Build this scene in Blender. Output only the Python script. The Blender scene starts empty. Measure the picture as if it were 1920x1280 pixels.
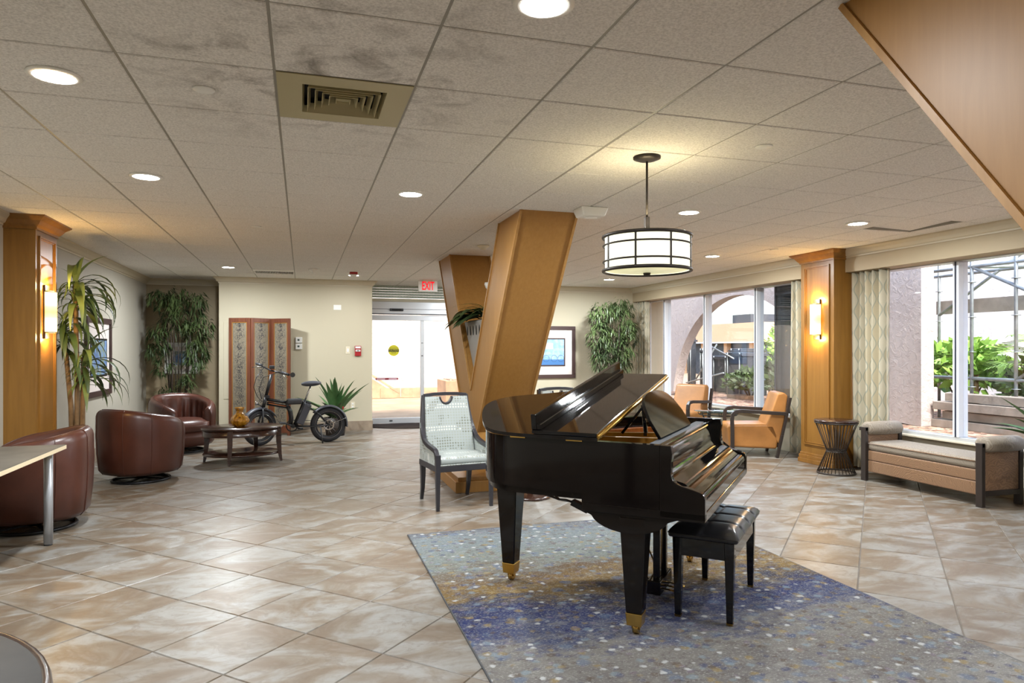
import bpy, bmesh, math, random
from mathutils import Vector, Matrix, noise as mnoise
R = math.radians
PI = math.pi
sc = bpy.context.scene
COL = sc.collection
rnd = random.Random(7)

# ------------------------------------------------------------------ camera, light, exposure
F_PX, YAW, HZ, CAM_H = 1287.0, 17.0, 653.0, 1.45
CEIL = 2.645
cd = bpy.data.cameras.new('camera'); cam = bpy.data.objects.new('camera', cd); COL.objects.link(cam)
cam.location = (0, 0, CAM_H); cam.rotation_euler = (R(90), 0, R(-YAW))
cd.sensor_width = 36.0; cd.lens = F_PX * 36.0 / 1920.0; cd.shift_y = (HZ - 640.0) / 1920.0
cd.clip_start = 0.05; cd.clip_end = 300
sc.camera = cam

wd = bpy.data.worlds.new('sky_world'); sc.world = wd; wd.use_nodes = True
wn = wd.node_tree.nodes; wl = wd.node_tree.links
bg = wn['Background']
sky = wn.new('ShaderNodeTexSky'); sky.sky_type = 'NISHITA'; sky.sun_disc = False
sky.sun_elevation = R(50); sky.sun_rotation = R(190); sky.air_density = 1.0; sky.dust_density = 4.0; sky.ozone_density = 0.6
wl.new(sky.outputs[0], bg.inputs[0]); bg.inputs[1].default_value = 0.38

sd = bpy.data.lights.new('sun', 'SUN'); sd.energy = 1.5; sd.angle = R(1.0); sd.color = (1, .95, .87)
so = bpy.data.objects.new('sun', sd); COL.objects.link(so)
so.rotation_euler = Vector((0.10, 0.60, -0.79)).to_track_quat('-Z', 'Y').to_euler()
so.location = (0, 0, 12)

DOWN_W = 27.0        # watts of a ceiling downlight in the middle of the room
vs = sc.view_settings
vs.view_transform = 'Standard'; vs.look = 'None'; vs.exposure = 1.46; vs.gamma = 1.0; vs.use_curve_mapping = False
sc.cycles.max_bounces = 8; sc.cycles.diffuse_bounces = 5; sc.cycles.glossy_bounces = 4
sc.cycles.transparent_max_bounces = 12; sc.cycles.caustics_reflective = False; sc.cycles.caustics_refractive = False

# ------------------------------------------------------------------ mesh helpers
class MB:
    def __init__(self): self.v = []; self.f = []; self.s = []; self.uv = None
    def add(self, vs_, fs, smooth=False):
        o = len(self.v); self.v += [tuple(p) for p in vs_]
        for f in fs: self.f.append(tuple(i + o for i in f)); self.s.append(smooth)
        return self
    def box(self, x0, x1, y0, y1, z0, z1):
        v = [(x0,y0,z0),(x1,y0,z0),(x1,y1,z0),(x0,y1,z0),(x0,y0,z1),(x1,y0,z1),(x1,y1,z1),(x0,y1,z1)]
        return self.add(v, [(0,3,2,1),(4,5,6,7),(0,1,5,4),(1,2,6,5),(2,3,7,6),(3,0,4,7)])
    def cbox(self, c, sx, sy, sz):
        return self.box(c[0]-sx/2, c[0]+sx/2, c[1]-sy/2, c[1]+sy/2, c[2]-sz/2, c[2]+sz/2)
    def bar(self, p, q, w, h, up=(0,0,1)):
        p, q = Vector(p), Vector(q); d = (q-p).normalized(); u = Vector(up)
        s = d.cross(u)
        if s.length < 1e-4: s = d.cross(Vector((1,0,0)))
        s.normalize(); u = s.cross(d); a = s*w/2; b = u*h/2
        v = [p-a-b, p+a-b, p+a+b, p-a+b, q-a-b, q+a-b, q+a+b, q-a+b]
        return self.add(v, [(0,1,2,3),(4,7,6,5),(0,4,5,1),(1,5,6,2),(2,6,7,3),(3,7,4,0)])
    def taper(self, c0, a0, c1, a1):
        # square-section taper; c centre of the end, a=(sx,sy)
        v = []
        for c, a in ((c0,a0),(c1,a1)):
            for sx, sy in ((-1,-1),(1,-1),(1,1),(-1,1)): v.append((c[0]+sx*a[0]/2, c[1]+sy*a[1]/2, c[2]))
        return self.add(v, [(0,3,2,1),(4,5,6,7),(0,1,5,4),(1,2,6,5),(2,3,7,6),(3,0,4,7)])
    def tube(self, pts, r, n=8, closed=False, caps=True, sx=1.0, sy=1.0, square=False, up=None):
        P = [Vector(p) for p in pts]; m = len(P)
        rs = r if isinstance(r, (list, tuple)) else [r]*m
        T = []
        for i in range(m):
            if closed: t = P[(i+1)%m]-P[i-1]
            elif i == 0: t = P[1]-P[0]
            elif i == m-1: t = P[-1]-P[-2]
            else: t = P[i+1]-P[i-1]
            T.append(t.normalized())
        a = Vector(up) if up else Vector((0,0,1))
        if abs(T[0].dot(a)) > .95: a = Vector((1,0,0))
        nrm = (a - T[0]*a.dot(T[0])).normalized(); vs_ = []
        for i in range(m):
            if up:
                u = Vector(up)
                if abs(u.dot(T[i])) < .98: nrm = (u - T[i]*u.dot(T[i])).normalized()
            else:
                nrm = (nrm - T[i]*nrm.dot(T[i])).normalized()
            b = T[i].cross(nrm)
            for k in range(n):
                an = 2*PI*k/n + (PI/n if square else 0)
                cx, cy = math.cos(an), math.sin(an)
                if square: g = 1.41421; cx *= g; cy *= g
                vs_.append(P[i] + (nrm*cx*sx + b*cy*sy)*rs[i])
        fs = []
        for i in range(m if closed else m-1):
            j = (i+1) % m
            for k in range(n):
                l = (k+1) % n; fs.append((i*n+k, i*n+l, j*n+l, j*n+k))
        self.add(vs_, fs, not square)
        if caps and not closed:
            o = len(self.v) - m*n
            self.f.append(tuple(o+k for k in range(n))[::-1]); self.s.append(False)
            self.f.append(tuple(o+(m-1)*n+k for k in range(n))); self.s.append(False)
        return self
    def lathe(self, prof, c=(0,0,0), n=24, smooth=True, sx=1.0, sy=1.0, caps=True):
        vs_ = []; m = len(prof)
        for (r, z) in prof:
            for k in range(n):
                a = 2*PI*k/n; vs_.append((c[0]+r*sx*math.cos(a), c[1]+r*sy*math.sin(a), c[2]+z))
        fs = []
        for i in range(m-1):
            for k in range(n):
                l = (k+1) % n; fs.append((i*n+k, i*n+l, (i+1)*n+l, (i+1)*n+k))
        self.add(vs_, fs, smooth); o = len(self.v)-m*n
        if caps and prof[0][0] > 1e-5: self.f.append(tuple(o+k for k in range(n))[::-1]); self.s.append(False)
        if caps and prof[-1][0] > 1e-5: self.f.append(tuple(o+(m-1)*n+k for k in range(n))); self.s.append(False)
        return self
    def cyl(self, p, q, r, n=16):
        return self.tube([p, q], r, n)
    def prism(self, poly, a, b, axis='z', smooth=False):
        # poly of 2-D points; axis z: (x,y); axis x: (y,z); axis y: (x,z)
        def m(p, t):
            if axis == 'z': return (p[0], p[1], t)
            if axis == 'x': return (t, p[0], p[1])
            return (p[0], t, p[1])
        n = len(poly); v = [m(p,a) for p in poly] + [m(p,b) for p in poly]
        self.add(v, [(i, (i+1)%n, n+(i+1)%n, n+i) for i in range(n)], smooth)
        o = len(self.v)-2*n
        self.f.append(tuple(o+i for i in range(n))[::-1]); self.s.append(False)
        self.f.append(tuple(o+n+i for i in range(n))); self.s.append(False)
        return self
    def sweep(self, prof, path, closed=False):
        # prof: list of (out, z); path: 2-D points walked with the room on the left hand side: offset 'out' goes to the left
        n = len(path); vs_ = []; m = len(prof)
        for i in range(n):
            p = Vector(path[i])
            def dirv(a, b): return (Vector(path[b])-Vector(path[a])).normalized()
            if closed: d0, d1 = dirv((i-1)%n, i), dirv(i, (i+1)%n)
            else:
                d0 = dirv(max(i-1,0), max(i,1)); d1 = dirv(min(i,n-2), min(i+1,n-1))
            n0 = Vector((-d0.y, d0.x)); n1 = Vector((-d1.y, d1.x))
            b = (n0+n1); b = b/ max(b.dot(n0), .2)
            for (o, z) in prof: vs_.append((p.x+b.x*o, p.y+b.y*o, z))
        fs = []
        for i in range(n if closed else n-1):
            j = (i+1) % n
            for k in range(m-1): fs.append((i*m+k, j*m+k, j*m+k+1, i*m+k+1))
        self.add(vs_, fs)
        if not closed:
            o = len(self.v)-n*m
            self.f.append(tuple(o+k for k in range(m))); self.s.append(False)
            self.f.append(tuple(o+(n-1)*m+k for k in range(m))[::-1]); self.s.append(False)
        return self
    def grid(self, fn, nu, nv, smooth=True, closed_u=False):
        vs_ = [fn(i/(nu if closed_u else nu-1), j/(nv-1)) for j in range(nv) for i in range(nu)]
        fs = []
        for j in range(nv-1):
            for i in range(nu if closed_u else nu-1):
                k = (i+1) % nu; fs.append((j*nu+i, j*nu+k, (j+1)*nu+k, (j+1)*nu+i))
        return self.add(vs_, fs, smooth)
    def xf(self, M, start=0):
        for i in range(start, len(self.v)): self.v[i] = tuple(M @ Vector(self.v[i]))
        return self
    def mesh(self, name, recalc=True):
        me = bpy.data.meshes.new(name); me.from_pydata(self.v, [], self.f); me.update()
        me.polygons.foreach_set('use_smooth', self.s)
        if recalc:
            bm = bmesh.new(); bm.from_mesh(me); bmesh.ops.recalc_face_normals(bm, faces=bm.faces); bm.to_mesh(me); bm.free()
        return me
    def build(self, name, mat, parent=None, bevel=0, seg=2, smooth=None, loc=None, rot=None, solid=0, subd=0, recalc=True):
        me = self.mesh(name, recalc); return mobj(name, me, mat, parent, bevel, seg, smooth, loc, rot, solid, subd)

def mobj(name, me, mat, parent=None, bevel=0, seg=2, smooth=None, loc=None, rot=None, solid=0, subd=0):
    o = bpy.data.objects.new(name, me); COL.objects.link(o)
    if mat is not None and not me.materials: me.materials.append(mat)
    if parent is not None: o.parent = parent
    if loc is not None: o.location = loc
    if rot is not None: o.rotation_euler = rot
    if solid:
        m = o.modifiers.new('solid', 'SOLIDIFY'); m.thickness = solid; m.offset = 0
    if subd:
        m = o.modifiers.new('sub', 'SUBSURF'); m.levels = subd; m.render_levels = subd
    if bevel:
        m = o.modifiers.new('bev', 'BEVEL'); m.width = bevel; m.segments = seg; m.limit_method = 'ANGLE'; m.angle_limit = R(40)
        if smooth is None: smooth = seg > 2
        if smooth:
            w = o.modifiers.new('wn', 'WEIGHTED_NORMAL'); w.keep_sharp = False
    if smooth:
        me.polygons.foreach_set('use_smooth', [True]*len(me.polygons))
    return o

def tag(o, label, cat, group=None):
    o['label'] = label; o['category'] = cat
    if group: o['group'] = group
    return o
def thing(name, label, cat, loc=(0,0,0), rz=0, group=None):
    o = bpy.data.objects.new(name, None); COL.objects.link(o); o.empty_display_size = .1
    o.location = loc; o.rotation_euler = (0,0,rz); return tag(o, label, cat, group)
def struct(o): o['kind'] = 'structure'; return o
def copy_tree(o, parent=None):
    c = o.copy(); COL.objects.link(c); c.parent = parent
    for ch in list(o.children): copy_tree(ch, c)
    return c
def text_mesh(s, size, depth=.002, bold=0.0, sx=1.0):
    cu = bpy.data.curves.new('txt', 'FONT'); cu.body = s; cu.size = size; cu.align_x = 'CENTER'; cu.align_y = 'CENTER'
    cu.extrude = depth; cu.offset = bold; cu.resolution_u = 3
    o = bpy.data.objects.new('txt', cu); COL.objects.link(o); bpy.context.view_layer.update()
    me = bpy.data.meshes.new_from_object(o.evaluated_get(bpy.context.evaluated_depsgraph_get()))
    bpy.data.objects.remove(o); bpy.data.curves.remove(cu)
    if sx != 1.0:
        for v in me.vertices: v.co.x *= sx
    return me

# ------------------------------------------------------------------ material helpers
def srgb(r, g, b):
    f = lambda c: (c/255/12.92) if c/255 <= .04045 else ((c/255+.055)/1.055)**2.4
    return (f(r), f(g), f(b), 1)
def dim(c, k): return tuple(x*k for x in c[:3])+(1,)
class NT:
    def __init__(self, name):
        self.m = bpy.data.materials.new(name); self.m.use_nodes = True
        self.t = self.m.node_tree; self.n = self.t.nodes; self.l = self.t.links
        self.b = self.n['Principled BSDF']
    def new(self, t, **kw):
        n = self.n.new(t)
        for k, v in kw.items(): setattr(n, k, v)
        return n
    def link(self, a, b): self.l.new(a, b)
    def set(self, k, v): self.b.inputs[k].default_value = v
    def pos(self, kind='Position', scale=(1,1,1), rot=(0,0,0), rand=False):
        if kind == 'Position': src = self.new('ShaderNodeNewGeometry').outputs['Position']
        else: src = self.new('ShaderNodeTexCoord').outputs[kind]
        if rand:
            oi = self.new('ShaderNodeObjectInfo'); mu = self.new('ShaderNodeMath', operation='MULTIPLY'); mu.inputs[1].default_value = 87.0
            self.link(oi.outputs['Random'], mu.inputs[0]); ad = self.new('ShaderNodeVectorMath', operation='ADD')
            self.link(src, ad.inputs[0]); self.link(mu.outputs[0], ad.inputs[1]); src = ad.outputs[0]
        mp = self.new('ShaderNodeMapping'); mp.inputs['Scale'].default_value = scale; mp.inputs['Rotation'].default_value = rot
        self.link(src, mp.inputs[0]); return mp.outputs[0]
    def noise(self, vec, scale, detail=4, rough=.55, dist=0):
        n = self.new('ShaderNodeTexNoise'); n.inputs['Scale'].default_value = scale; n.inputs['Detail'].default_value = detail
        n.inputs['Roughness'].default_value = rough; n.inputs['Distortion'].default_value = dist
        if vec is not None: self.link(vec, n.inputs['Vector'])
        return n.outputs['Fac']
    def ramp(self, fac, stops, interp='LINEAR'):
        r = self.new('ShaderNodeValToRGB'); r.color_ramp.interpolation = interp; e = r.color_ramp.elements
        while len(e) < len(stops): e.new(.5)
        for el, (p, c) in zip(e, stops): el.position = p; el.color = c
        self.link(fac, r.inputs[0]); return r.outputs[0]
    def mix(self, fac, a, b, mode='MIX'):
        m = self.new('ShaderNodeMix', data_type='RGBA', blend_type=mode)
        for i, x in ((0, fac), (6, a), (7, b)):
            if isinstance(x, (int, float)): m.inputs[i].default_value = x
            elif isinstance(x, tuple): m.inputs[i].default_value = x
            else: self.link(x, m.inputs[i])
        return m.outputs[2]
    def math(self, op, a, b=None, c=None):
        m = self.new('ShaderNodeMath', operation=op)
        for i, x in enumerate((a, b, c)):
            if x is None: continue
            if isinstance(x, (int, float)): m.inputs[i].default_value = x
            else: self.link(x, m.inputs[i])
        return m.outputs[0]
    def bump(self, h, strength=.3, dist=.01):
        b = self.new('ShaderNodeBump'); b.inputs['Strength'].default_value = strength; b.inputs['Distance'].default_value = dist
        self.link(h, b.inputs['Height']); self.link(b.outputs[0], self.b.inputs['Normal']); return b
    def color(self, c):
        if isinstance(c, tuple): self.b.inputs['Base Color'].default_value = c
        else: self.link(c, self.b.inputs['Base Color'])

def plain(name, c, rough=.5, metal=0, spec=.5, coat=0, bump=None, var=0):
    t = NT(name); t.set('Roughness', rough); t.set('Metallic', metal); t.set('Specular IOR Level', spec)
    if coat: t.set('Coat Weight', coat); t.set('Coat Roughness', .03)
    if var:
        n = t.noise(t.pos('Object', rand=True), var, 4)
        d = tuple(x*.72 for x in c[:3])+(1,); l = tuple(min(1, x*1.18) for x in c[:3])+(1,)
        t.color(t.ramp(n, [(.3, d), (.7, l)]))
    else: t.color(c)
    if bump:
        n = t.noise(t.pos('Object'), bump[0], 3); t.bump(n, bump[1], bump[2] if len(bump) > 2 else .005)
    return t.m
def emit(name, c, strength):
    t = NT(name); t.set('Emission Color', c); t.set('Emission Strength', strength); t.color(c); return t.m
def wood(name, a, b, axis=2, scale=1.0, rough=.35, coat=.0, spec=.4):
    t = NT(name); s = [9*scale, 9*scale, 9*scale]; s[axis] = .7*scale
    p = t.pos('Position', tuple(s)); n = t.noise(p, 2.2, 6, .6, .4); n2 = t.noise(t.pos('Position', (1.3,1.3,.8)), 1.4, 3)
    c = t.ramp(n, [(.28, a), (.72, b)]); c = t.mix(t.math('MULTIPLY', n2, .35), c, tuple(x*.62 for x in a[:3])+(1,))
    t.color(c); t.set('Roughness', rough); t.set('Specular IOR Level', spec)
    if coat: t.set('Coat Weight', coat); t.set('Coat Roughness', .12)
    t.bump(n, .05, .002); return t.m
def glass(name, tint=(1,1,1,1), refl=1.0, rough=0.0):
    t = NT(name); n = t.n; n.remove(t.b); out = n['Material Output']
    tr = t.new('ShaderNodeBsdfTransparent'); tr.inputs[0].default_value = tint
    gl = t.new('ShaderNodeBsdfGlossy'); gl.inputs['Roughness'].default_value = rough; gl.inputs[0].default_value = (1,1,1,1)
    lw = t.new('ShaderNodeLayerWeight'); lw.inputs[0].default_value = .5; fr = t.math('MULTIPLY_ADD', t.math('POWER', lw.outputs['Facing'], 5.0), .96, .04)
    mx = t.new('ShaderNodeMixShader'); f = t.math('MINIMUM', t.math('MULTIPLY', fr, refl), 1.0)
    t.link(f, mx.inputs[0]); t.link(tr.outputs[0], mx.inputs[1]); t.link(gl.outputs[0], mx.inputs[2]); t.link(mx.outputs[0], out.inputs[0])
    return t.m

# ------------------------------------------------------------------ materials
M = {}
def floor_tile():
    t = NT('beige_stone_tile'); p = t.pos('Position', (1,1,1), rand=True)
    w = t.pos('Position', (1.0,1.7,1), (0,0,R(35)), rand=True)
    n1 = t.noise(w, 2.0, 8, .60, 1.3); n2 = t.noise(p, 16, 6, .7, .4); n4 = t.noise(w, 5.0, 6, .6, 2.2)
    c = t.ramp(n1, [(.30, srgb(196,194,189)), (.43, srgb(182,176,167)), (.53, srgb(160,145,127)), (.61, srgb(147,126,105)), (.74, srgb(178,168,155))])
    c = t.mix(t.math('MULTIPLY', t.ramp(n4, [(.52, (0,0,0,1)), (.60, (1,1,1,1)), (.68, (0,0,0,1))]), .42), c, srgb(132,112,94))
    c = t.mix(t.math('MULTIPLY', t.ramp(n2, [(.48, (0,0,0,1)), (.75, (1,1,1,1))]), .35), c, srgb(140,122,104))
    oi = t.new('ShaderNodeObjectInfo'); v = t.math('MULTIPLY_ADD', oi.outputs['Random'], .16, .88)
    hs = t.new('ShaderNodeHueSaturation'); hs.inputs['Saturation'].default_value = 1.08; t.link(t.math('MULTIPLY', v, .45), hs.inputs['Value']); t.link(c, hs.inputs['Color']); t.color(hs.outputs[0])
    t.set('Roughness', .38); t.set('Specular IOR Level', .45)
    t.bump(n2, .05, .003); return t.m
def ceil_tile():
    t = NT('ceiling_tile_fissured'); p = t.pos('Position'); n = t.noise(p, 95, 3, .7); n2 = t.noise(p, 1.1, 3); st = t.noise(t.pos('Position', (1,1,1)), 4.0, 6, .7, .6)
    c = t.ramp(n, [(.32, srgb(206,203,199)), (.62, srgb(243,240,236))])
    # dust stains blown out around the air diffuser: a patch with its own ragged outline
    g = t.new('ShaderNodeNewGeometry'); d = t.new('ShaderNodeVectorMath', operation='DISTANCE'); t.link(g.outputs['Position'], d.inputs[0]); d.inputs[1].default_value = (.05, 3.15, CEIL)
    m = t.new('ShaderNodeMapRange'); m.inputs[1].default_value = 1.25; m.inputs[2].default_value = .35; t.link(d.outputs['Value'], m.inputs[0])
    k = t.math('MULTIPLY', t.ramp(st, [(.50, (0,0,0,1)), (.72, (1,1,1,1))]), m.outputs[0])
    c = t.mix(t.math('MULTIPLY', k, .75), c, srgb(95,86,76)); c = t.mix(t.math('MULTIPLY', n2, .15), c, srgb(226,220,210))
    t.color(c); t.set('Roughness', .9); t.set('Specular IOR Level', .2); t.bump(n, .55, .006); return t.m
def paint(name, c, v=.06):
    t = NT(name); n = t.noise(t.pos('Position'), .9, 4); d = tuple(x*(1-v) for x in c[:3])+(1,)
    t.color(t.mix(n, c, d)); t.set('Roughness', .6); t.set('Specular IOR Level', .3)
    t.bump(t.noise(t.pos('Position'), 120, 2), .08, .002); return t.m
def stucco(name, c):
    t = NT(name); n = t.noise(t.pos('Position'), 9, 6, .7, .8); n2 = t.noise(t.pos('Position'), 1.2, 4)
    c2 = tuple(x*.78 for x in c[:3])+(1,); t.color(t.mix(t.math('MULTIPLY', n2, .5), c, c2)); t.set('Roughness', .9)
    t.bump(t.ramp(n, [(.45, (0,0,0,1)), (.65, (1,1,1,1))]), .6, .02); return t.m
def rug_mat():
    t = NT('rug_pattern'); tc = t.new('ShaderNodeNewGeometry').outputs['Position']
    p = t.pos('Position'); warp = t.noise(t.pos('Position', (1.0,1.4,1)), 1.5, 6, .68); fine = t.noise(t.pos('Position', (1,1.5,1)), 70, 3, .75); mid = t.noise(t.pos('Position', (1,2.2,1), (0,0,R(12))), 9, 6, .72); m2 = t.noise(t.pos('Position', (1,2.0,1), (0,0,R(-8))), 6.5, 6, .74); m3 = t.noise(t.pos('Position', (1.2,1.8,1), (0,0,R(50))), 13, 5, .7)
    sp = t.new('ShaderNodeSeparateXYZ'); t.link(tc, sp.inputs[0])
    y = t.math('ADD', sp.outputs[1], t.math('MULTIPLY_ADD', warp, 1.2, -.6)); y = t.math('ADD', y, t.math('MULTIPLY_ADD', mid, .9, -.45))
    f = t.math('DIVIDE', t.math('SUBTRACT', y, 1.6), 3.8)
    c = t.ramp(f, [(.0, srgb(150,146,142)), (.14, srgb(164,162,158)), (.26, srgb(128,124,122)), (.36, srgb(146,142,136)), (.43, srgb(84,92,128)), (.495, srgb(38,52,112)), (.55, srgb(84,80,88)), (.605, srgb(150,120,58)), (.68, srgb(116,90,56)), (.76, srgb(136,144,138)), (.90, srgb(134,146,152)), (1.0, srgb(112,114,124))])
    c = t.mix(t.math('MULTIPLY', t.ramp(m2, [(.52,(0,0,0,1)),(.62,(1,1,1,1))]), .32), c, srgb(180,180,174)); c = t.mix(t.math('MULTIPLY', t.ramp(m3, [(.54,(0,0,0,1)),(.64,(1,1,1,1))]), .5), c, srgb(92,82,76)); c = t.mix(t.math('MULTIPLY', t.ramp(m2, [(.34,(1,1,1,1)),(.42,(0,0,0,1))]), .22), c, srgb(84,98,134))
    def spots(scale, thr, col, seed, fac, dens=.6):
        nonlocal c
        v = t.new('ShaderNodeTexVoronoi'); v.inputs['Scale'].default_value = scale; v.inputs['Randomness'].default_value = 1
        mp = t.new('ShaderNodeMapping'); mp.inputs['Location'].default_value = (seed, seed*2.3, 0); mp.inputs['Scale'].default_value = (1,1.15,1)
        ds = t.new('ShaderNodeVectorMath', operation='ADD'); sc_ = t.new('ShaderNodeVectorMath', operation='SCALE'); sc_.inputs['Scale'].default_value = .035
        nn = t.new('ShaderNodeTexNoise'); nn.inputs['Scale'].default_value = 30; nn.inputs['Detail'].default_value = 3; t.link(tc, nn.inputs[0]); t.link(nn.outputs['Color'], sc_.inputs[0]); t.link(tc, ds.inputs[0]); t.link(sc_.outputs[0], ds.inputs[1])
        t.link(ds.outputs[0], mp.inputs[0]); t.link(mp.outputs[0], v.inputs['Vector'])
        se = t.new('ShaderNodeSeparateColor'); t.link(v.outputs['Color'], se.inputs[0])
        on = t.math('GREATER_THAN', se.outputs[0], dens); mr = t.new('ShaderNodeMapRange'); mr.inputs[1].default_value = thr*1.25; mr.inputs[2].default_value = thr*.7; t.link(v.outputs['Distance'], mr.inputs[0])
        c = t.mix(t.math('MULTIPLY', t.math('MULTIPLY', on, mr.outputs[0]), fac), c, col)
    spots(9, .34, srgb(108,132,166), 1.3, .55, .72); spots(13, .32, srgb(150,172,188), 4.1, .55, .72); spots(14, .32, srgb(172,148,90), 7.7, .65, .70)
    spots(15, .34, srgb(66,76,120), 2.9, .6, .74); spots(16, .28, srgb(146,130,152), 9.2, .5, .76); spots(17, .28, srgb(226,230,230), 5.5, .85, .78); spots(14, .32, srgb(104,86,68), 6.2, .6, .66)
    c = t.mix(t.math('MULTIPLY', fine, .45), c, srgb(84,84,88), 'MIX'); c = t.mix(t.math('MULTIPLY', t.ramp(fine, [(.52,(0,0,0,1)),(.68,(1,1,1,1))]), .5), c, srgb(200,200,196))
    t.color(t.mix(1.0, c, (.60,.585,.57,1), 'MULTIPLY')); t.set('Roughness', .95); t.set('Specular IOR Level', .1); t.bump(fine, .5, .006); return t.m
def dotted_fabric():
    t = NT('dotted_pale_fabric'); tc = t.new('ShaderNodeTexCoord').outputs['Object']; sp = t.new('ShaderNodeSeparateXYZ'); t.link(tc, sp.inputs[0])
    def dots(px, off, thr, zsrc):
        a = t.math('SUBTRACT', t.math('FRACT', t.math('MULTIPLY', sp.outputs[0], px)), .5); b = t.math('SUBTRACT', t.math('FRACT', t.math('MULTIPLY_ADD', zsrc, px, off)), .5)
        r = t.math('SQRT', t.math('ADD', t.math('MULTIPLY', a, a), t.math('MULTIPLY', b, b))); return t.math('LESS_THAN', r, thr)
    gz = t.math('GREATER_THAN', sp.outputs[2], .485); zy = t.math('SUBTRACT', t.math('MULTIPLY', gz, sp.outputs[2]), t.math('MULTIPLY', t.math('SUBTRACT', 1.0, gz), sp.outputs[1]))
    d = dots(38, 0, .33, zy); band = t.math('FRACT', t.math('MULTIPLY', zy, 4.6)); wh = t.math('LESS_THAN', band, .24)
    n = t.noise(t.pos('Object', (7,7,7)), 1.3, 2); dk = t.math('GREATER_THAN', n, .56)
    c = t.mix(d, srgb(186,196,198), srgb(180,188,184)); c = t.mix(t.math('MULTIPLY', d, wh), c, srgb(236,240,236)); c = t.mix(t.math('MULTIPLY', t.math('MULTIPLY', d, dk), .7), c, srgb(124,128,112))
    t.color(t.mix(1.0, c, (.62,.595,.555,1), 'MULTIPLY')); t.set('Roughness', .75); t.set('Sheen Weight', .1); return t.m
def curtain_mat():
    t = NT('ogee_curtain_fabric'); uv = t.new('ShaderNodeUVMap').outputs[0]; sp = t.new('ShaderNodeSeparateXYZ'); t.link(uv, sp.inputs[0])
    u = t.math('MULTIPLY', sp.outputs[0], 7.5); v = t.math('SINE', t.math('MULTIPLY', sp.outputs[1], 24.0))
    a = t.math('ABSOLUTE', t.math('SUBTRACT', t.math('FRACT', u), .5)); d = t.math('ABSOLUTE', t.math('SUBTRACT', a, t.math('MULTIPLY_ADD', v, .17, .25)))
    line = t.math('LESS_THAN', d, .045); ins = t.math('LESS_THAN', a, t.math('MULTIPLY_ADD', v, .17, .25))
    c = t.mix(ins, srgb(204,200,184), srgb(194,186,164)); c = t.mix(line, c, srgb(164,170,160))
    t.color(t.mix(1.0, c, (.80,.75,.66,1), 'MULTIPLY')); t.set('Roughness', .7); t.set('Sheen Weight', .2); return t.m
def swirl_fabric(name, a, b, sc_=26):
    t = NT(name); p = t.pos('Object'); w = t.new('ShaderNodeTexWave', wave_type='RINGS', rings_direction='SPHERICAL'); w.inputs['Scale'].default_value = sc_; w.inputs['Distortion'].default_value = 14; w.inputs['Detail'].default_value = 2.0; w.inputs['Detail Scale'].default_value = .6
    t.link(p, w.inputs[0]); t.color(t.ramp(w.outputs['Fac'], [(.35, a), (.65, b)])); t.set('Roughness', .6); t.set('Sheen Weight', .2); t.bump(w.outputs['Fac'], .25, .003); return t.m
def leather(name, c, rough=.36):
    t = NT(name); p = t.pos('Object', rand=True); n = t.noise(p, 3.0, 4); f = t.new('ShaderNodeTexVoronoi'); f.inputs['Scale'].default_value = 240; t.link(p, f.inputs[0])
    t.color(t.ramp(n, [(.3, tuple(x*.72 for x in c[:3])+(1,)), (.7, tuple(min(1,x*1.2) for x in c[:3])+(1,))])); t.set('Roughness', rough); t.set('Specular IOR Level', .45)
    t.bump(f.outputs['Distance'], .08, .002); return t.m
def damask():
    t = NT('screen_damask_fabric'); p = t.pos('Object', (1,1,.8)); n = t.noise(p, 34, 4, .6, 1.6); sp = t.new('ShaderNodeSeparateXYZ'); t.link(t.new('ShaderNodeTexCoord').outputs['Object'], sp.inputs[0])
    k = t.math('SUBTRACT', 1, t.math('MULTIPLY', t.math('ABSOLUTE', sp.outputs[0]), 9.0)); base = t.mix(t.noise(t.pos('Object'), 2.5, 3), srgb(108,97,78), srgb(134,126,110))
    ink = t.math('MULTIPLY', t.ramp(n, [(.48, (0,0,0,1)), (.56, (1,1,1,1))]), t.math('MAXIMUM', t.math('ADD', k, .25), .12))
    t.color(t.mix(ink, base, srgb(44,42,46))); t.set('Roughness', .5); return t.m
def mulch_mat():
    t = NT('bark_mulch'); p = t.pos('Position'); v = t.new('ShaderNodeTexVoronoi'); v.inputs['Scale'].default_value = 14; t.link(p, v.inputs[0]); s = t.new('ShaderNodeSeparateColor'); t.link(v.outputs['Color'], s.inputs[0])
    t.color(t.ramp(s.outputs[0], [(.1, srgb(92,66,52)), (.5, srgb(140,108,88)), (.9, srgb(188,160,138))])); t.set('Roughness', .9); t.bump(v.outputs['Distance'], .8, .03); return t.m
def leafm(name, a, b, rough=.45):
    t = NT(name); t.color(t.ramp(t.noise(t.pos('Object', rand=True), 3, 3), [(.3, a), (.7, b)])); t.set('Roughness', rough)
    t.set('Specular IOR Level', .4); return t.m

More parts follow.
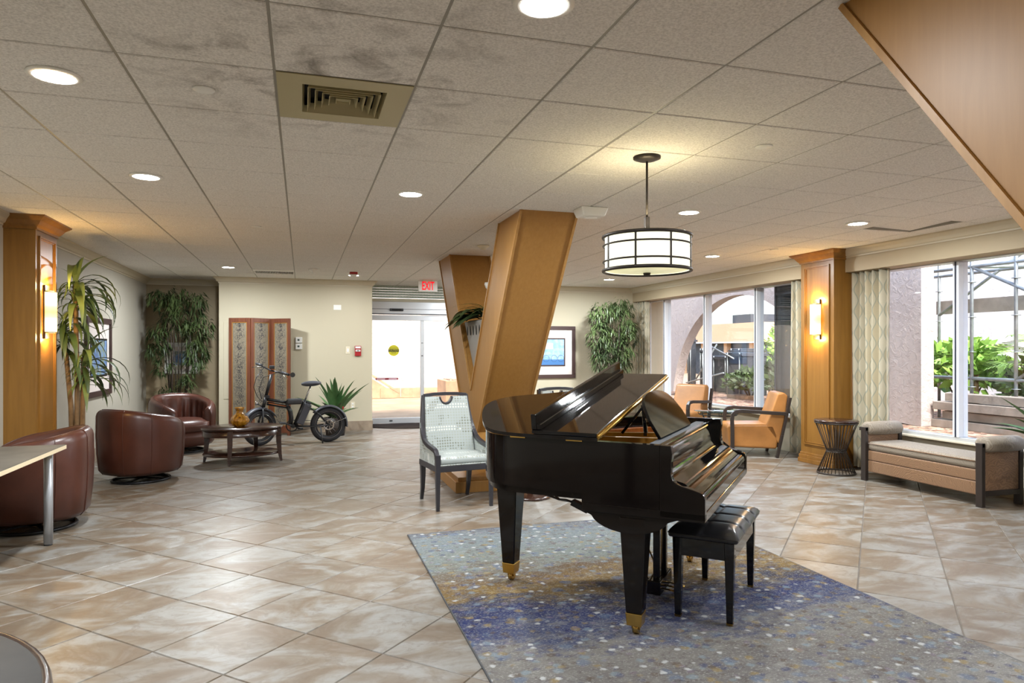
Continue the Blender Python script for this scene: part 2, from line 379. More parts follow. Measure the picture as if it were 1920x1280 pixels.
M['tile'] = floor_tile(); M['ctile'] = ceil_tile(); M['rug'] = rug_mat()
M['grout'] = plain('grout', srgb(104,95,86), .9)
M['grid'] = plain('ceiling_grid_metal', srgb(150,146,136), .5)
M['wall'] = paint('cream_wall_paint', srgb(196,187,163)); M['wall_dark'] = paint('taupe_wall_paint', srgb(158,142,114)); M['wall_side'] = paint('pale_wall_paint', srgb(180,174,160))
M['trim'] = plain('cream_trim', srgb(200,190,168), .45); M['valance'] = paint('valance_paint', srgb(178,162,134))
M['marble'] = plain('baseboard_stone', srgb(150,134,116), .35, var=6)
M['oak'] = wood('honey_wood_veneer', srgb(126,86,34), srgb(146,104,46)); M['oak_trim'] = wood('honey_wood_trim', srgb(128,86,34), srgb(150,106,48))
M['vwood'] = wood('column_wood_veneer', srgb(156,110,52), srgb(168,122,62), scale=2.0, rough=.42); M['vtrim'] = wood('column_wood_trim', srgb(160,116,62), srgb(186,140,80))
M['alu'] = plain('aluminium_frame', srgb(205,208,212), .35, .55); M['alu_dark'] = plain('dark_gasket', srgb(40,44,60), .5); M['alu_white'] = plain('white_frame', srgb(226,230,236), .4)
M['glass'] = glass('window_glass', (.93,.95,.97,1), 1.0); M['door_glass'] = glass('door_glass', (.97,.97,.96,1), .8); M['tint'] = glass('tinted_glass', (.10,.12,.14,1), 1.4)
M['tglass'] = glass('table_glass', (.62,.80,.82,1), 2.0)
M['black'] = plain('piano_black_lacquer', srgb(9,8,9), .05, spec=.5); M['piano_side'] = plain('piano_lacquer_brown_black', srgb(16,12,11), .07, spec=.32)
M['brass'] = plain('brass', srgb(196,160,88), .25, 1.0); M['gold_plate'] = plain('gold_iron_plate', srgb(178,138,66), .35, .7); M['sound'] = wood('soundboard_wood', srgb(158,84,36), srgb(196,116,56), 1, 2, .3)
M['felt'] = plain('black_felt', srgb(22,26,36), .8)
M['blk_leather'] = leather('black_bench_leather', srgb(32,31,33), .28); M['brown_leather'] = leather('brown_chair_leather', srgb(74,41,31), .34); M['tan_leather'] = leather('tan_orange_leather', srgb(168,116,62), .38)
M['ebony'] = plain('dark_chair_wood', srgb(46,44,48), .3); M['espresso'] = wood('espresso_wood', srgb(40,24,18), srgb(62,38,28), 0, 1, .25, .3); M['blackmetal'] = plain('black_metal', srgb(26,26,28), .4, .4); M['dkbrown'] = plain('dark_brown_wood', srgb(44,36,32), .4)
M['dots'] = dotted_fabric(); M['curtain'] = curtain_mat(); M['daybed'] = swirl_fabric('daybed_swirl_fabric', srgb(112,80,50), srgb(130,96,64)); M['daybed_top'] = swirl_fabric('daybed_pale_swirl_fabric', srgb(118,106,90), srgb(138,126,110))
M['damask'] = damask(); M['mahogany'] = wood('mahogany_screen_wood', srgb(92,50,34), srgb(120,72,50), 2, 1.6, .35)
M['bronze'] = plain('dark_bronze', srgb(58,52,48), .45, .6); M['shade'] = None
M['leaf_dk'] = leafm('dark_green_leaf', srgb(44,62,34), srgb(78,98,52)); M['leaf_mid'] = leafm('mid_green_leaf', srgb(70,92,50), srgb(118,134,76)); M['leaf_agave'] = leafm('agave_leaf', srgb(52,88,50), srgb(94,128,78)); M['leaf_out'] = leafm('sunlit_fern_leaf', srgb(92,140,50), srgb(160,196,90)); M['bamboo_leaf'] = leafm('bamboo_leaf', srgb(42,58,32), srgb(90,106,62))
M['trunk'] = plain('cane_trunk_bark', srgb(140,112,78), .8, var=14); M['cane'] = plain('bamboo_cane', srgb(58,46,38), .5, var=9); M['soil'] = plain('dark_soil', srgb(40,32,26), .95, bump=(60,.8)); M['pot'] = plain('grey_planter', srgb(150,146,140), .6, bump=(40,.1)); M['pot_dark'] = plain('dark_pot', srgb(56,48,44), .5); M['basket'] = plain('woven_basket', srgb(120,92,62), .8, bump=(30,.6))
M['white_plastic'] = plain('white_plastic', srgb(232,232,228), .4); M['cream_plastic'] = plain('cream_plastic', srgb(222,212,188), .4); M['red_plastic'] = plain('red_plastic', srgb(160,30,36), .4); M['dkgrey'] = plain('dark_grey_plastic', srgb(52,54,58), .45); M['screen'] = plain('lcd_grey', srgb(70,84,78), .25)
M['diffuser'] = plain('diffuser_beige_metal', srgb(176,166,128), .45); M['slot'] = plain('vent_dark_inside', srgb(24,22,20), .8)
M['desk_top'] = plain('desk_grey_brown_laminate', srgb(84,79,72), .7, spec=.12, var=3); M['desk_edge'] = plain('pale_maple_edge', srgb(206,190,158), .5); M['steel'] = plain('satin_steel', srgb(188,192,198), .35, .7)
M['amber'] = None
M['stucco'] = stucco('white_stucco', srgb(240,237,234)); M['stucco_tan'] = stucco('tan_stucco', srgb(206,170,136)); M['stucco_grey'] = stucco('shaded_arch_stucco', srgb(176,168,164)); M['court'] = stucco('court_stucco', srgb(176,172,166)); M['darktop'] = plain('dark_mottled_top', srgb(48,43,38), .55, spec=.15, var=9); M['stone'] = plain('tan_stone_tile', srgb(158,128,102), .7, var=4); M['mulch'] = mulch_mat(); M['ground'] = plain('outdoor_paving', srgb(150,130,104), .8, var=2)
M['galv'] = plain('galvanised_tube', srgb(160,168,170), .45, .6, var=8); M['board'] = plain('weathered_board', srgb(150,142,132), .8, var=5); M['dkmetal'] = plain('dark_machine_metal', srgb(60,64,72), .5, .3); M['shutter'] = plain('green_grey_shutter', srgb(170,184,176), .6); M['slotrow'] = plain('shutter_slot_pale', srgb(214,222,216), .6); M['mat_dark'] = plain('brown_entrance_mat', srgb(52,43,37), .95, spec=.1, bump=(200,.4))
M['tyre'] = plain('black_rubber', srgb(34,35,40), .7); M['bikeframe'] = plain('matte_black_paint', srgb(24,24,26), .38); M['fender'] = plain('grey_fender_plastic', srgb(64,66,74), .45); M['orange'] = plain('orange_stripe', srgb(200,110,50), .4); M['chrome'] = plain('chrome', srgb(205,205,205), .18, 1.0)
M['lamp_emit'] = emit('downlight_lens', (1, .97, .92, 1), 30.0); M['lens_rim'] = plain('white_lamp_trim', srgb(236,234,228), .35)
def shade_mat(name, c, c2, s):
    t = NT(name); n = t.noise(t.pos('Object'), 3.5, 3); col = t.ramp(n, [(.3, c2), (.65, c)]); t.link(col, t.b.inputs['Emission Color']); t.set('Emission Strength', s); t.color(srgb(240,232,200)); t.set('Roughness', .3); return t.m
def sconce_mat():
    t = NT('sconce_shade_glow'); sp = t.new('ShaderNodeSeparateXYZ'); t.link(t.new('ShaderNodeTexCoord').outputs['Generated'], sp.inputs[0]); k = t.math('MULTIPLY', t.math('ABSOLUTE', t.math('SUBTRACT', sp.outputs[2], .5)), 2.0)
    t.link(t.ramp(k, [(.0, (.80,.42,.05,1)), (.25, (.95,.62,.14,1)), (.55, (1,.92,.62,1)), (.85, (1,.86,.45,1)), (1.0, (.9,.55,.12,1))]), t.b.inputs['Emission Color']); t.set('Emission Strength', 1.1); t.color(srgb(236,214,160)); t.set('Roughness', .3); return t.m
M['sconce'] = sconce_mat()
M['pend'] = shade_mat('pendant_shade_glow', (1,.96,.76,1), (.78,.80,.50,1), .62); M['pend_dish'] = shade_mat('pendant_dish_glow', (.92,.86,.46,1), (.55,.55,.34,1), .30)
def amber_glass():
    t = NT('amber_crackle_glass'); n = t.noise(t.pos('Object', (1,1,.5)), 22, 4, .6, 1.5); t.color(t.ramp(n, [(.35, srgb(116,66,10)), (.6, srgb(208,146,32)), (.8, srgb(240,196,90))]))
    t.set('Roughness', .1); t.set('Transmission Weight', .35); t.set('IOR', 1.45); t.set('Coat Weight', .5); t.bump(n, .4, .01); return t.m
M['amber'] = amber_glass()
def print_mat(name, stops, scale=(1,1,1), ns=3.0):
    t = NT(name); n = t.noise(t.pos('Generated', scale), ns, 3, .5, .3); t.color(t.ramp(n, stops)); t.set('Roughness', .6); return t.m
M['art_blue'] = print_mat('blue_print', [(.3, srgb(120,160,204)), (.5, srgb(150,186,220)), (.7, srgb(176,204,228))], (2,2,2)); M['art_left'] = print_mat('blue_green_print', [(.34, srgb(84,108,150)), (.48, srgb(112,140,180)), (.6, srgb(120,132,96)), (.72, srgb(176,176,190))], (2,3,1)); M['mat_board'] = plain('off_white_mat_board', srgb(214,204,198), .8); M['frame_dark'] = plain('dark_brown_frame', srgb(66,48,46), .4)
M['red_glow'] = emit('exit_letter_red', (.80,.01,.02,1), .35)
M['yellow'] = plain('yellow_sticker', srgb(214,206,30), .5); M['ink'] = plain('black_ink', srgb(40,40,20), .6); M['red_stick'] = plain('maroon_sticker', srgb(134,40,58), .5); M['pinkish'] = plain('pale_sticker_print', srgb(214,176,190), .5)

# ------------------------------------------------------------------ room shell
cy_, sy_ = math.cos(R(YAW)), math.sin(R(YAW))
def project(x, y, z):
    d = sy_*x + cy_*y
    if d < .2: return None
    return 960 + F_PX*(cy_*x - sy_*y)/d, HZ - F_PX*(z-CAM_H)/d, d
def seen(x, y, z, m=120):
    p = project(x, y, z); return p is not None and -m < p[0] < 1920+m and -m < p[1] < 1280+m
XL, XR, YF, YB = -2.55, 6.62, -3.0, 12.4     # left wall, window plane, wall behind the camera, back wall

def tile_mesh(name, sx, sy, th, up=True, ch=.003):
    b = MB(); hx, hy = sx/2, sy/2; z0, z1 = (-th, 0) if up else (th, 0); k = ch
    zz = z1 - k if up else z1 + k
    v = [(-hx,-hy,z0),(hx,-hy,z0),(hx,hy,z0),(-hx,hy,z0),(-hx,-hy,zz),(hx,-hy,zz),(hx,hy,zz),(-hx,hy,zz),
         (-hx+k,-hy+k,z1),(hx-k,-hy+k,z1),(hx-k,hy-k,z1),(-hx+k,hy-k,z1)]
    f = [(0,1,5,4),(1,2,6,5),(2,3,7,6),(3,0,4,7),(4,5,9,8),(5,6,10,9),(6,7,11,10),(7,4,8,11),(8,9,10,11),(0,3,2,1)]
    b.add(v, f); return b.mesh(name)
# floor: screed slab with diagonal stone tiles
fl = MB().box(XL-.4, 7.0, YF-.4, 13.5, -.12, -.004).build('floor', M['grout']); struct(fl)
PA, PB, A0, B0 = .501, .4925, .0605*1.45, .0716*1.45
tm = tile_mesh('floor_tile', PA-.006, PB-.006, .010)
cand = []
for i in range(-14, 30):
    for j in range(-14, 30):
        a, b_ = A0+(i+.5)*PA, B0+(j+.5)*PB; x, y = (a-b_)/math.sqrt(2), (a+b_)/math.sqrt(2)
        if XL-.3 < x < 6.9 and YF-.3 < y < 13.45: cand.append((0 if seen(x,y,0,220) else 1, math.hypot(x,y), x, y))
cand.sort()
rest = MB()
for k, (s_, d_, x, y) in enumerate(cand):
    if k < 300 and s_ == 0:
        o = bpy.data.objects.new('tile', tm); COL.objects.link(o); o.parent = fl; o.location = (x, y, 0); o.rotation_euler = (0,0,R(45))
    else:
        st = len(rest.v); rest.add([v.co for v in tm.vertices], [tuple(p.vertices) for p in tm.polygons]); rest.xf(Matrix.Translation((x,y,0)) @ Matrix.Rotation(R(45), 4, 'Z'), st)
tm.materials.append(M['tile'])
o = rest.build('far_tiles', M['tile'], fl, recalc=False); o['kind'] = 'stuff'

# ceiling: plenum slab, hung grid, lay-in tiles
ce = MB().box(XL-.4, 7.0, YF-.4, 13.9, CEIL+.16, CEIL+.4).build('ceiling', M['slot']); struct(ce)
TS, GX, GY = .6097, -.7244, 3.1242
g = MB()
k0, k1 = math.floor((XL-GX)/TS), math.ceil((6.9-GX)/TS)
for k in range(k0, k1+1): g.box(GX+k*TS-.012, GX+k*TS+.012, YF-.2, 13.5, CEIL+.004, CEIL+.03)
j0, j1 = math.floor((YF-GY)/TS), math.ceil((13.4-GY)/TS)
for j in range(j0, j1+1): g.box(XL-.2, 6.9, GY+j*TS-.012, GY+j*TS+.012, CEIL+.0045, CEIL+.0295)
g.build('ceiling_grid', M['grid'], ce)
ctm = tile_mesh('ceiling_tile', TS-.012, TS-.012, .018, up=False, ch=.004); ctm.materials.append(M['ctile'])
DIFF = (1, 0); VENT = (0, 13)      # grid cells taken by air outlets
cand = []
for i in range(k0, k1):
    for j in range(j0, j1):
        if (i, j) in (DIFF, VENT): continue
        x, y = GX+(i+.5)*TS, GY+(j+.5)*TS; cand.append((0 if seen(x,y,CEIL,220) else 1, math.hypot(x,y), x, y))
cand.sort(); rest = MB()
for k, (s_, d_, x, y) in enumerate(cand):
    if k < 300 and s_ == 0:
        o = bpy.data.objects.new('tile', ctm); COL.objects.link(o); o.parent = ce; o.location = (x, y, CEIL)
        if abs(x-5.677) < .1 and abs(y-5.258) < .4:      # one tile sits askew near the windows and shows the dark gap
            o.location.z += .035; o.rotation_euler = (R(-2.2), R(2.0), 0)
    else:
        st = len(rest.v); rest.add([v.co for v in ctm.vertices], [tuple(p.vertices) for p in ctm.polygons]); rest.xf(Matrix.Translation((x,y,CEIL)), st)
o = rest.build('far_tiles', M['ctile'], ce, recalc=False); o['kind'] = 'stuff'

# walls
def wall(name, mat, *b): return struct(MB().box(*b).build(name, mat))
ZT = CEIL
wall('wall_left', M['wall_side'], XL-.2, XL, YF-.2, 13.25, 0, ZT)
wall('wall_alcove', M['wall_dark'], XL, -1.33, 13.05, 13.25, 0, ZT)
wall('wall_back', M['wall'], -1.33, 1.19, YB, 13.6, 0, ZT)
wall('wall_back_right', M['wall'], 3.75, 7.0, YB, 13.6, 0, ZT)
wall('wall_front', M['wall'], XL-.2, 7.0, YF-.2, YF, 0, ZT)
wall('wall_right', M['trim'], XR-.06, 7.0, YF, YB, 0, .47)
wall('wall_right_header', M['valance'], XR-.02, 7.0, YF, YB, 2.40, ZT)
wall('wall_roof_slab', M['stucco'], XL-.4, 7.05, YF-.4, 13.95, CEIL+.41, CEIL+.6)
# valance boards over the windows, broken by the wooden pillar
struct(MB().box(6.31, XR-.02, 7.46, YB, 2.372, ZT).build('trim_1', M['valance']))
struct(MB().box(6.31, XR-.02, YF, 6.87, 2.372, ZT).build('trim_2', M['valance']))
CROWN = [(0,ZT-.10),(.012,ZT-.10),(.012,ZT-.085),(.03,ZT-.075),(.05,ZT-.045),(.075,ZT-.025),(.085,ZT-.014),(.085,ZT),(0,ZT)]
for n, (pth) in enumerate([[(XL,7.15),(XL,YF)], [(-1.33,13.05),(XL,13.05),(XL,7.80)], [(1.19,13.25),(1.19,YB),(-1.33,YB),(-1.33,13.05)],
                           [(6.31,7.46),(6.31,YB),(3.75,YB),(3.75,13.25)], [(6.31,YF),(6.31,6.87)]]):
    struct(MB().sweep(CROWN, pth).build(f'trim_{n+3}', M['trim']))
# stone baseboards, one piece per tile
def baseboard(name, p, q, side):
    p, q = Vector(p), Vector(q); L = (q-p).length; d = (q-p)/L; nrm = Vector((-d.y, d.x))*side; n = max(1, round(L/.5)); w = L/n
    e = bpy.data.objects.new(name, None); COL.objects.link(e); struct(e)
    for i in range(n):
        a = p + d*(i*w+.0015); b = p + d*((i+1)*w-.0015); m = MB()
        m.bar((a.x+nrm.x*.006, a.y+nrm.y*.006, .085), (b.x+nrm.x*.006, b.y+nrm.y*.006, .085), .012, .17); m.build('tile', M['marble'], e)
baseboard('baseboard_back', (-1.33,YB), (1.19,YB), -1); baseboard('baseboard_back_right', (3.75,YB), (6.4,YB), -1)
baseboard('baseboard_left', (XL,YF), (XL,7.15), -1); baseboard('baseboard_left_far', (XL,7.8), (XL,13.05), -1); baseboard('baseboard_alcove', (XL,13.05), (-1.33,13.05), -1); baseboard('baseboard_entry', (1.19,YB), (1.19,13.25), -1)

# ------------------------------------------------------------------ windows
def window(name, y0, y1, mull, tint_last=False):
    e = bpy.data.objects.new(name, None); COL.objects.link(e); struct(e); z0, z1 = .47, 2.40
    MB().box(XR-.05, XR+.07, y0, y1, z0, z0+.05).build('sill_rail', M['alu'], e, bevel=.004)
    MB().box(XR-.05, XR+.07, y0, y1, z1-.04, z1).build('head_rail', M['alu'], e, bevel=.004)
    MB().box(XR-.16, XR-.05, y0, y1, z0, z0+.018).build('sill_board', M['trim'], e, bevel=.003)
    ys = [y0+.03] + list(mull) + [y1-.03]
    for y in ys:
        MB().box(XR-.06, XR+.07, y-.035, y+.035, z0+.05, z1-.04).build('mullion', M['alu_white'], e, bevel=.004)
        g_ = MB().box(XR-.0655, XR-.0605, y-.008, y+.008, z0+.05, z1-.04); g_.build('gasket', M['alu_dark'], e)
    for k in range(len(ys)-1):
        MB().box(XR+.004, XR+.012, ys[k]+.036, ys[k+1]-.036, z0+.051, z1-.041).build('pane', M['glass'], e)
    return e
window('window_1', 7.5, 12.4, [8.86, 10.24, 11.60])
window('window_2', 2.2, 6.80, [5.53, 3.9])
window('window_3', YF+.05, 2.1, [.6, -1.0])
# interior tinted screen panel standing outside the glass beside the pillar
dk = thing('tinted_screen_panel', 'tall dark tinted glass panel outside the window beside the wooden pillar', 'panel', (XR+.2, 8.40, .3))
MB().box(-.01,.01,-.30,.30,.02,2.2).build('pane', M['tint'], dk); MB().box(-.02,.02,-.33,-.30,0,2.22).build('post', M['dkmetal'], dk); MB().box(-.02,.02,.30,.33,0,2.22).build('post', M['dkmetal'], dk); MB().box(-.02,.02,-.30,.30,1.95,1.99).build('rail', M['dkmetal'], dk)

# ------------------------------------------------------------------ sliding entrance
YD = 13.3
dr = bpy.data.objects.new('door_1', None); COL.objects.link(dr); struct(dr); dr.location = (0, YD, 0)
MB().box(1.19,3.75,-.06,.10,2.10,2.345).build('header_box', M['alu'], dr, bevel=.006)
MB().box(1.19,3.75,-.062,-.0605,2.20,2.208).build('header_groove', M['alu_dark'], dr); MB().box(1.19,3.75,-.062,-.0605,2.105,2.118).build('header_groove', M['alu_dark'], dr)
MB().box(1.19,3.75,.0,.20,2.345,2.41).build('shutter_guide', M['trim'], dr)
s_ = MB().box(1.60,1.86,-.10,-.06,2.165,2.215).build('motion_sensor', M['dkgrey'], dr, bevel=.006); MB().box(1.64,1.82,-.102,-.1005,2.178,2.20).build('sensor_lens', M['slot'], s_)
def leaf(x0, x1, y):
    l = bpy.data.objects.new('sliding_leaf', None); COL.objects.link(l); l.parent = dr; l.location = (0, y, 0)
    MB().box(x0,x1,-.02,.02,1.99,2.09).build('top_rail', M['alu'], l, bevel=.004); b = MB().box(x0,x1,-.02,.02,.012,.115).build('bottom_rail', M['alu'], l, bevel=.004)
    MB().box(x0,x0+.06,-.02,.02,.115,1.99).build('stile', M['alu'], l, bevel=.004); MB().box(x1-.06,x1,-.02,.02,.115,1.99).build('stile', M['alu'], l, bevel=.004)
    MB().box(x0+.06,x1-.06,-.004,.004,.115,1.99).build('pane', M['door_glass'], l); return l
l1 = leaf(1.20-.02, 2.26, .0); l2 = leaf(2.22, 3.30, .05); leaf(3.26, 3.75, .0)
MB().box(1.60,1.66,-.03,-.0205,.05,.075).build('lock', M['dkgrey'], l1, bevel=.003)
MB().box(2.215,2.25,-.028,-.0205,1.55,1.56).build('lock', M['dkgrey'], l1); MB().box(2.215,2.25,-.028,-.0205,1.30,1.315).build('lock', M['dkgrey'], l1)
cs = MB().cyl((1.685,-.0045,1.41),(1.685,-.0065,1.41),.105,32).build('caution_sticker', M['yellow'], l1); cs['label'] = 'round yellow caution sticker'
MB().box(1.582,1.788,-.0080,-.0068,1.385,1.432).build('caution_band', M['ink'], cs)
mobj('caution_lettering', text_mesh('CAUTION', .042, .0004), M['yellow'], cs, loc=(1.685,-.0086,1.4085), rot=(R(90),0,0))
mobj('upper_lettering', text_mesh('AUTOMATIC', .030, .0004), M['ink'], cs, loc=(1.685,-.0075,1.452), rot=(R(90),0,0)); mobj('lower_lettering', text_mesh('DOOR', .030, .0004), M['ink'], cs, loc=(1.685,-.0075,1.364), rot=(R(90),0,0))
rs = MB(); pl = [(1.35,.845),(1.76,.845),(1.775,.865),(1.76,.886),(1.35,.886),(1.335,.865)]; rs.prism(pl, -.0065, -.0045, 'y'); rs = rs.build('push_strip_sticker', M['red_stick'], l1); rs['label'] = 'maroon strip sticker with pale print'
MB().box(1.365,1.52,-.0080,-.0068,.852,.878).box(1.59,1.745,-.0080,-.0068,.852,.878).build('pale_print', M['pinkish'], rs)
MB().box(1.245,1.262,-.012,-.0205,1.06,1.20).build('edge_sticker', M['red_stick'], l1)
# roller shutter rolled up in the ceiling recess above the door
sh = thing('roller_shutter', 'grey-green perforated roller shutter slats above the sliding entrance doors', 'shutter', (1.19, YD-.12, 2.41))
for k in range(5):
    z = k*.047; MB().prism([(0,z+.002),(-.022,z+.012),(-.022,z+.036),(0,z+.045),(.012,z+.045),(.012,z+.002)], .01, 2.55, 'x').build('slat', M['shutter'], sh)
    hb = MB()
    for q in range(46): hb.box(.03+q*.055, .06+q*.055, -.0235, -.0222, z+.029, z+.034)
    h_ = hb.build('slot_row', M['slotrow'], sh); h_['kind'] = 'stuff'
m = MB()
m.prism([(1.95+1.0*math.cos(PI+PI*k/24), .85*math.sin(PI+PI*k/24)) for k in range(25)], .001, .012, 'z')
mt = m.build('entrance_mat', M['mat_dark'], loc=(.10, YD-.06, 0)); tag(mt, 'dark brown half-round entrance mat at the sliding doors', 'mat')

# ------------------------------------------------------------------ wooden pillars with sconces
def pillar(name, label, x_face, sgn, y0, y1, xb):
    # sgn: direction the panelled face looks along X; xb: wall plane behind
    t = thing(name, label, 'pillar', (x_face, (y0+y1)/2, 0), 0, None); w = (y1-y0)/2; dpt = abs(xb-x_face); X = lambda a: -sgn*a
    def bx(a0, a1, b0, b1, z0, z1): return MB().box(min(X(a0),X(a1)), max(X(a0),X(a1)), b0, b1, z0, z1)
    bx(0, dpt, -w, w, .0, 2.56).build('shaft', M['oak'], t)
    for (z0, z1, o) in ((0,.055,.028),(.055,.10,.020),(.10,.13,.010)): bx(-o, dpt, -w-o, w+o, z0, z1).build('plinth', M['oak_trim'], t, bevel=.004)
    # panel moulding: two nested rails on the face
    for (ins, pr, wd_) in ((.075,.016,.016),(.095,.009,.010)):
        m = MB(); a0, a1, z0, z1 = -w+ins, w-ins, .17+ins, 2.53-ins*.8
        for (p, q) in (((a0,z0),(a1,z0)),((a1,z0),(a1,z1)),((a1,z1),(a0,z1)),((a0,z1),(a0,z0))):
            if p[1] == q[1]: m.box(min(X(0),X(-pr)), max(X(0),X(-pr)), min(p[0],q[0])-wd_/2, max(p[0],q[0])+wd_/2, p[1]-wd_/2, p[1]+wd_/2)
            else: m.box(min(X(.0005),X(-pr+.0005)), max(X(.0005),X(-pr+.0005)), p[0]-wd_/2, p[0]+wd_/2, min(p[1],q[1]), max(p[1],q[1]))
        m.build('panel_moulding', M['oak_trim'], t)
    prof = [(0,2.525),(.014,2.525),(.014,2.545),(.022,2.552),(.035,2.565),(.058,2.60),(.085,2.62),(.10,2.632),(.105,2.645),(0,2.645)]
    path = [(X(dpt),-w),(X(0),-w),(X(0),w),(X(dpt),w)]
    if sgn > 0: path = path[::-1]
    MB().sweep([(o, z) for o, z in prof], path).build('crown', M['oak_trim'], t)
    return t
pillar('wooden_pillar', 'honey wood pillar between the two window bays on the right', 6.14, -1, 6.79, 7.36, XR-.03)
pillar('wooden_pillar', 'honey wood pillar against the left wall beside the strap-leaved plant', -2.30, 1, 7.18, 7.74, XL)
def sconce(label, x, sgn, y, z):
    t = thing('wall_sconce', label, 'sconce', (x, y, z), 0, 'wall sconces on the wooden pillars'); H = .19
    MB().box(min(0,sgn*.02),max(0,sgn*.02),-.055,.055,-H-.06,H+.06).build('back_plate', M['bronze'], t, bevel=.003)
    n = 14; pts = [(sgn*(.02+.075*math.sin(PI*k/n)), -.075*math.cos(PI*k/n)) for k in range(n+1)]
    m = MB(); m.add([(p[0],p[1],-H) for p in pts]+[(p[0],p[1],H) for p in pts], [(k,k+1,n+2+k,n+1+k) for k in range(n)], True); m.build('shade', M['sconce'], t)
    for zz in (-H, H):
        for q in ((0,) if True else ()):
            r_ = MB().tube([(p[0]*1.01,p[1]*1.02,zz) for p in pts], .004, 6); r_.build('shade_ring', M['bronze'], t)
    for zz in (H+.05, -H-.05):
        L = bpy.data.lights.new('sconce_glow','POINT'); L.energy = 5.0; L.color = (1,.62,.22); L.shadow_soft_size = .03
        lo = bpy.data.objects.new('sconce_glow', L); COL.objects.link(lo); lo.parent = t; lo.location = (sgn*.06, 0, zz)
sconce('lit wall sconce on the right pillar between the curtains', 6.14, -1, 7.06, 1.81); sconce('lit wall sconce on the left pillar beside the plant', -2.30, 1, 7.42, 1.79)

# ------------------------------------------------------------------ V-shaped wooden columns
def v_column(label, x0, yc):
    t = thing('v_column', label, 'column', (x0, yc, 0)); W = .52; Z = CEIL
    # side profile in (y,z): crotch (0,.985)
    near = [(-.30,.15),(-.30,.55),(-1.83,Z),(-1.15,Z),(0,.985),(0,.15)]; far = [(0,.15),(0,.985),(1.15,Z),(1.83,Z),(.30,.55),(.30,.15)]
    MB().prism(near, 0, W, 'x').build('near_leg', M['vwood'], t); MB().prism(far, 0, W, 'x').build('far_leg', M['vwood'], t)
    def strip(a, b, x): MB().bar((x,a[0],a[1]), (x,b[0],b[1]), .022, .022, (1,0,0)).build('edge_trim', M['vtrim'], t)
    for x in (0, W):
        strip((-.30,.55),(-1.83,Z-.002),x); strip((-1.15,Z-.002),(0,.985),x); strip((0,.985),(1.15,Z-.002),x); strip((1.83,Z-.002),(.30,.55),x); strip((-.30,.15),(-.30,.55),x); strip((.30,.15),(.30,.55),x)
    MB().box(-.33,W+.33,-.72,.72,0,.11).build('plinth', M['vwood'], t, bevel=.004); MB().box(-.30,W+.30,-.69,.69,.11,.15).build('plinth_top', M['oak_trim'], t, bevel=.004)
    return t
v_column('V-shaped wooden column standing behind the grand piano', 1.80, 7.45); v_column('leaning wooden column leg cutting the upper right corner by the camera', 1.80, .12)
# planter wedged in the V
pt = thing('tapered_planter', 'tapered grey planter with oval holes wedged in the V column', 'planter', (2.06, 7.45, 1.02))
def frus(y0, y1, z0, z1, w0, w1): 
    return MB().add([(-w0,-y0,z0),(w0,-y0,z0),(w0,y0,z0),(-w0,y0,z0),(-w1,-y1,z1),(w1,-y1,z1),(w1,y1,z1),(-w1,y1,z1)], [(0,3,2,1),(0,1,5,4),(1,2,6,5),(2,3,7,6),(3,0,4,7),(4,5,6,7)])
frus(.03,.50,.04,.74,.19,.22).build('body', M['pot'], pt, bevel=.006); MB().box(-.19,.19,-.46,.46,.741,.75).build('soil', M['soil'], pt)
for k in range(6):
    y = -.35+k*.14; MB().prism([(y+.022*math.cos(2*PI*q/18), .635+.055*math.sin(2*PI*q/18)) for q in range(18)], -.2185, -.205, 'x').build('oval_hole', M['slot'], pt)

# ------------------------------------------------------------------ ceiling fixtures
def downlight(x, y, label):
    t = thing('downlight', label, 'ceiling light', (x, y, CEIL), 0, 'recessed ceiling downlights')
    MB().lathe([(.082,-.001),(.105,-.001),(.108,-.006),(.082,-.012),(.082,-.001)], n=32, caps=False).build('trim_ring', M['lens_rim'], t); MB().lathe([(.083,-.006),(.083,-.009)], n=32).build('lens', M['lamp_emit'], t)
    L = bpy.data.lights.new('downlight_lamp', 'AREA'); L.shape = 'DISK'; L.size = .16; L.energy = DOWN_W*(.45 if y < 1 else .40 if y < 3 else .75 if y < 4 else 1.0 if y < 6 else 1.35 if y < 9 else 1.3 if y < 11 else .20); L.color = (.90,.96,1.0)
    lo = bpy.data.objects.new('downlight_lamp', L); COL.objects.link(lo); lo.parent = t; lo.location = (0,0,-.014)
for x, y, lb in [(-1.035,3.45,'round white downlight in the upper left ceiling, nearest the left edge'),(-1.035,5.29,'round downlight on the left ceiling, second behind the nearest left one'),(.80,5.29,'round downlight over the floor in front of the V column'),
    (.80,2.24,'large bright downlight cut by the top edge of the picture'),(3.235,5.29,'round downlight just right of the pendant lamp'),(5.06,5.29,'round downlight near the lifted ceiling tile on the right'),(5.06,7.71,'round downlight left of the right pillar crown'),
    (5.06,10.83,'small far downlight near the right bamboo'),(-1.035,10.83,'small far downlight over the alcove on the left'),(3.235,10.83,'ceiling downlight behind the V column'),(.80,11.42,'downlight close to the back wall hidden behind the red fire strobe'),(.80,7.71,None),(3.235,2.24,'unseen added downlight above the near leaning column leg'),(5.06,2.24,'unseen added downlight by the near window bay right of the camera'),(-1.035,.6,'unseen added downlight above the round dark table beside the camera'),(.80,-.8,'unseen added downlight just behind the camera'),(3.235,-.8,'unseen added downlight behind the camera beyond the leaning column'),(5.06,-.8,'unseen added downlight behind the camera nearest the windows')]:  # last six carry the lamp grid out of view, added for their light
    if (x, y) == (.80, 7.71): continue
    downlight(x, y, lb or 'recessed downlight behind the camera position')
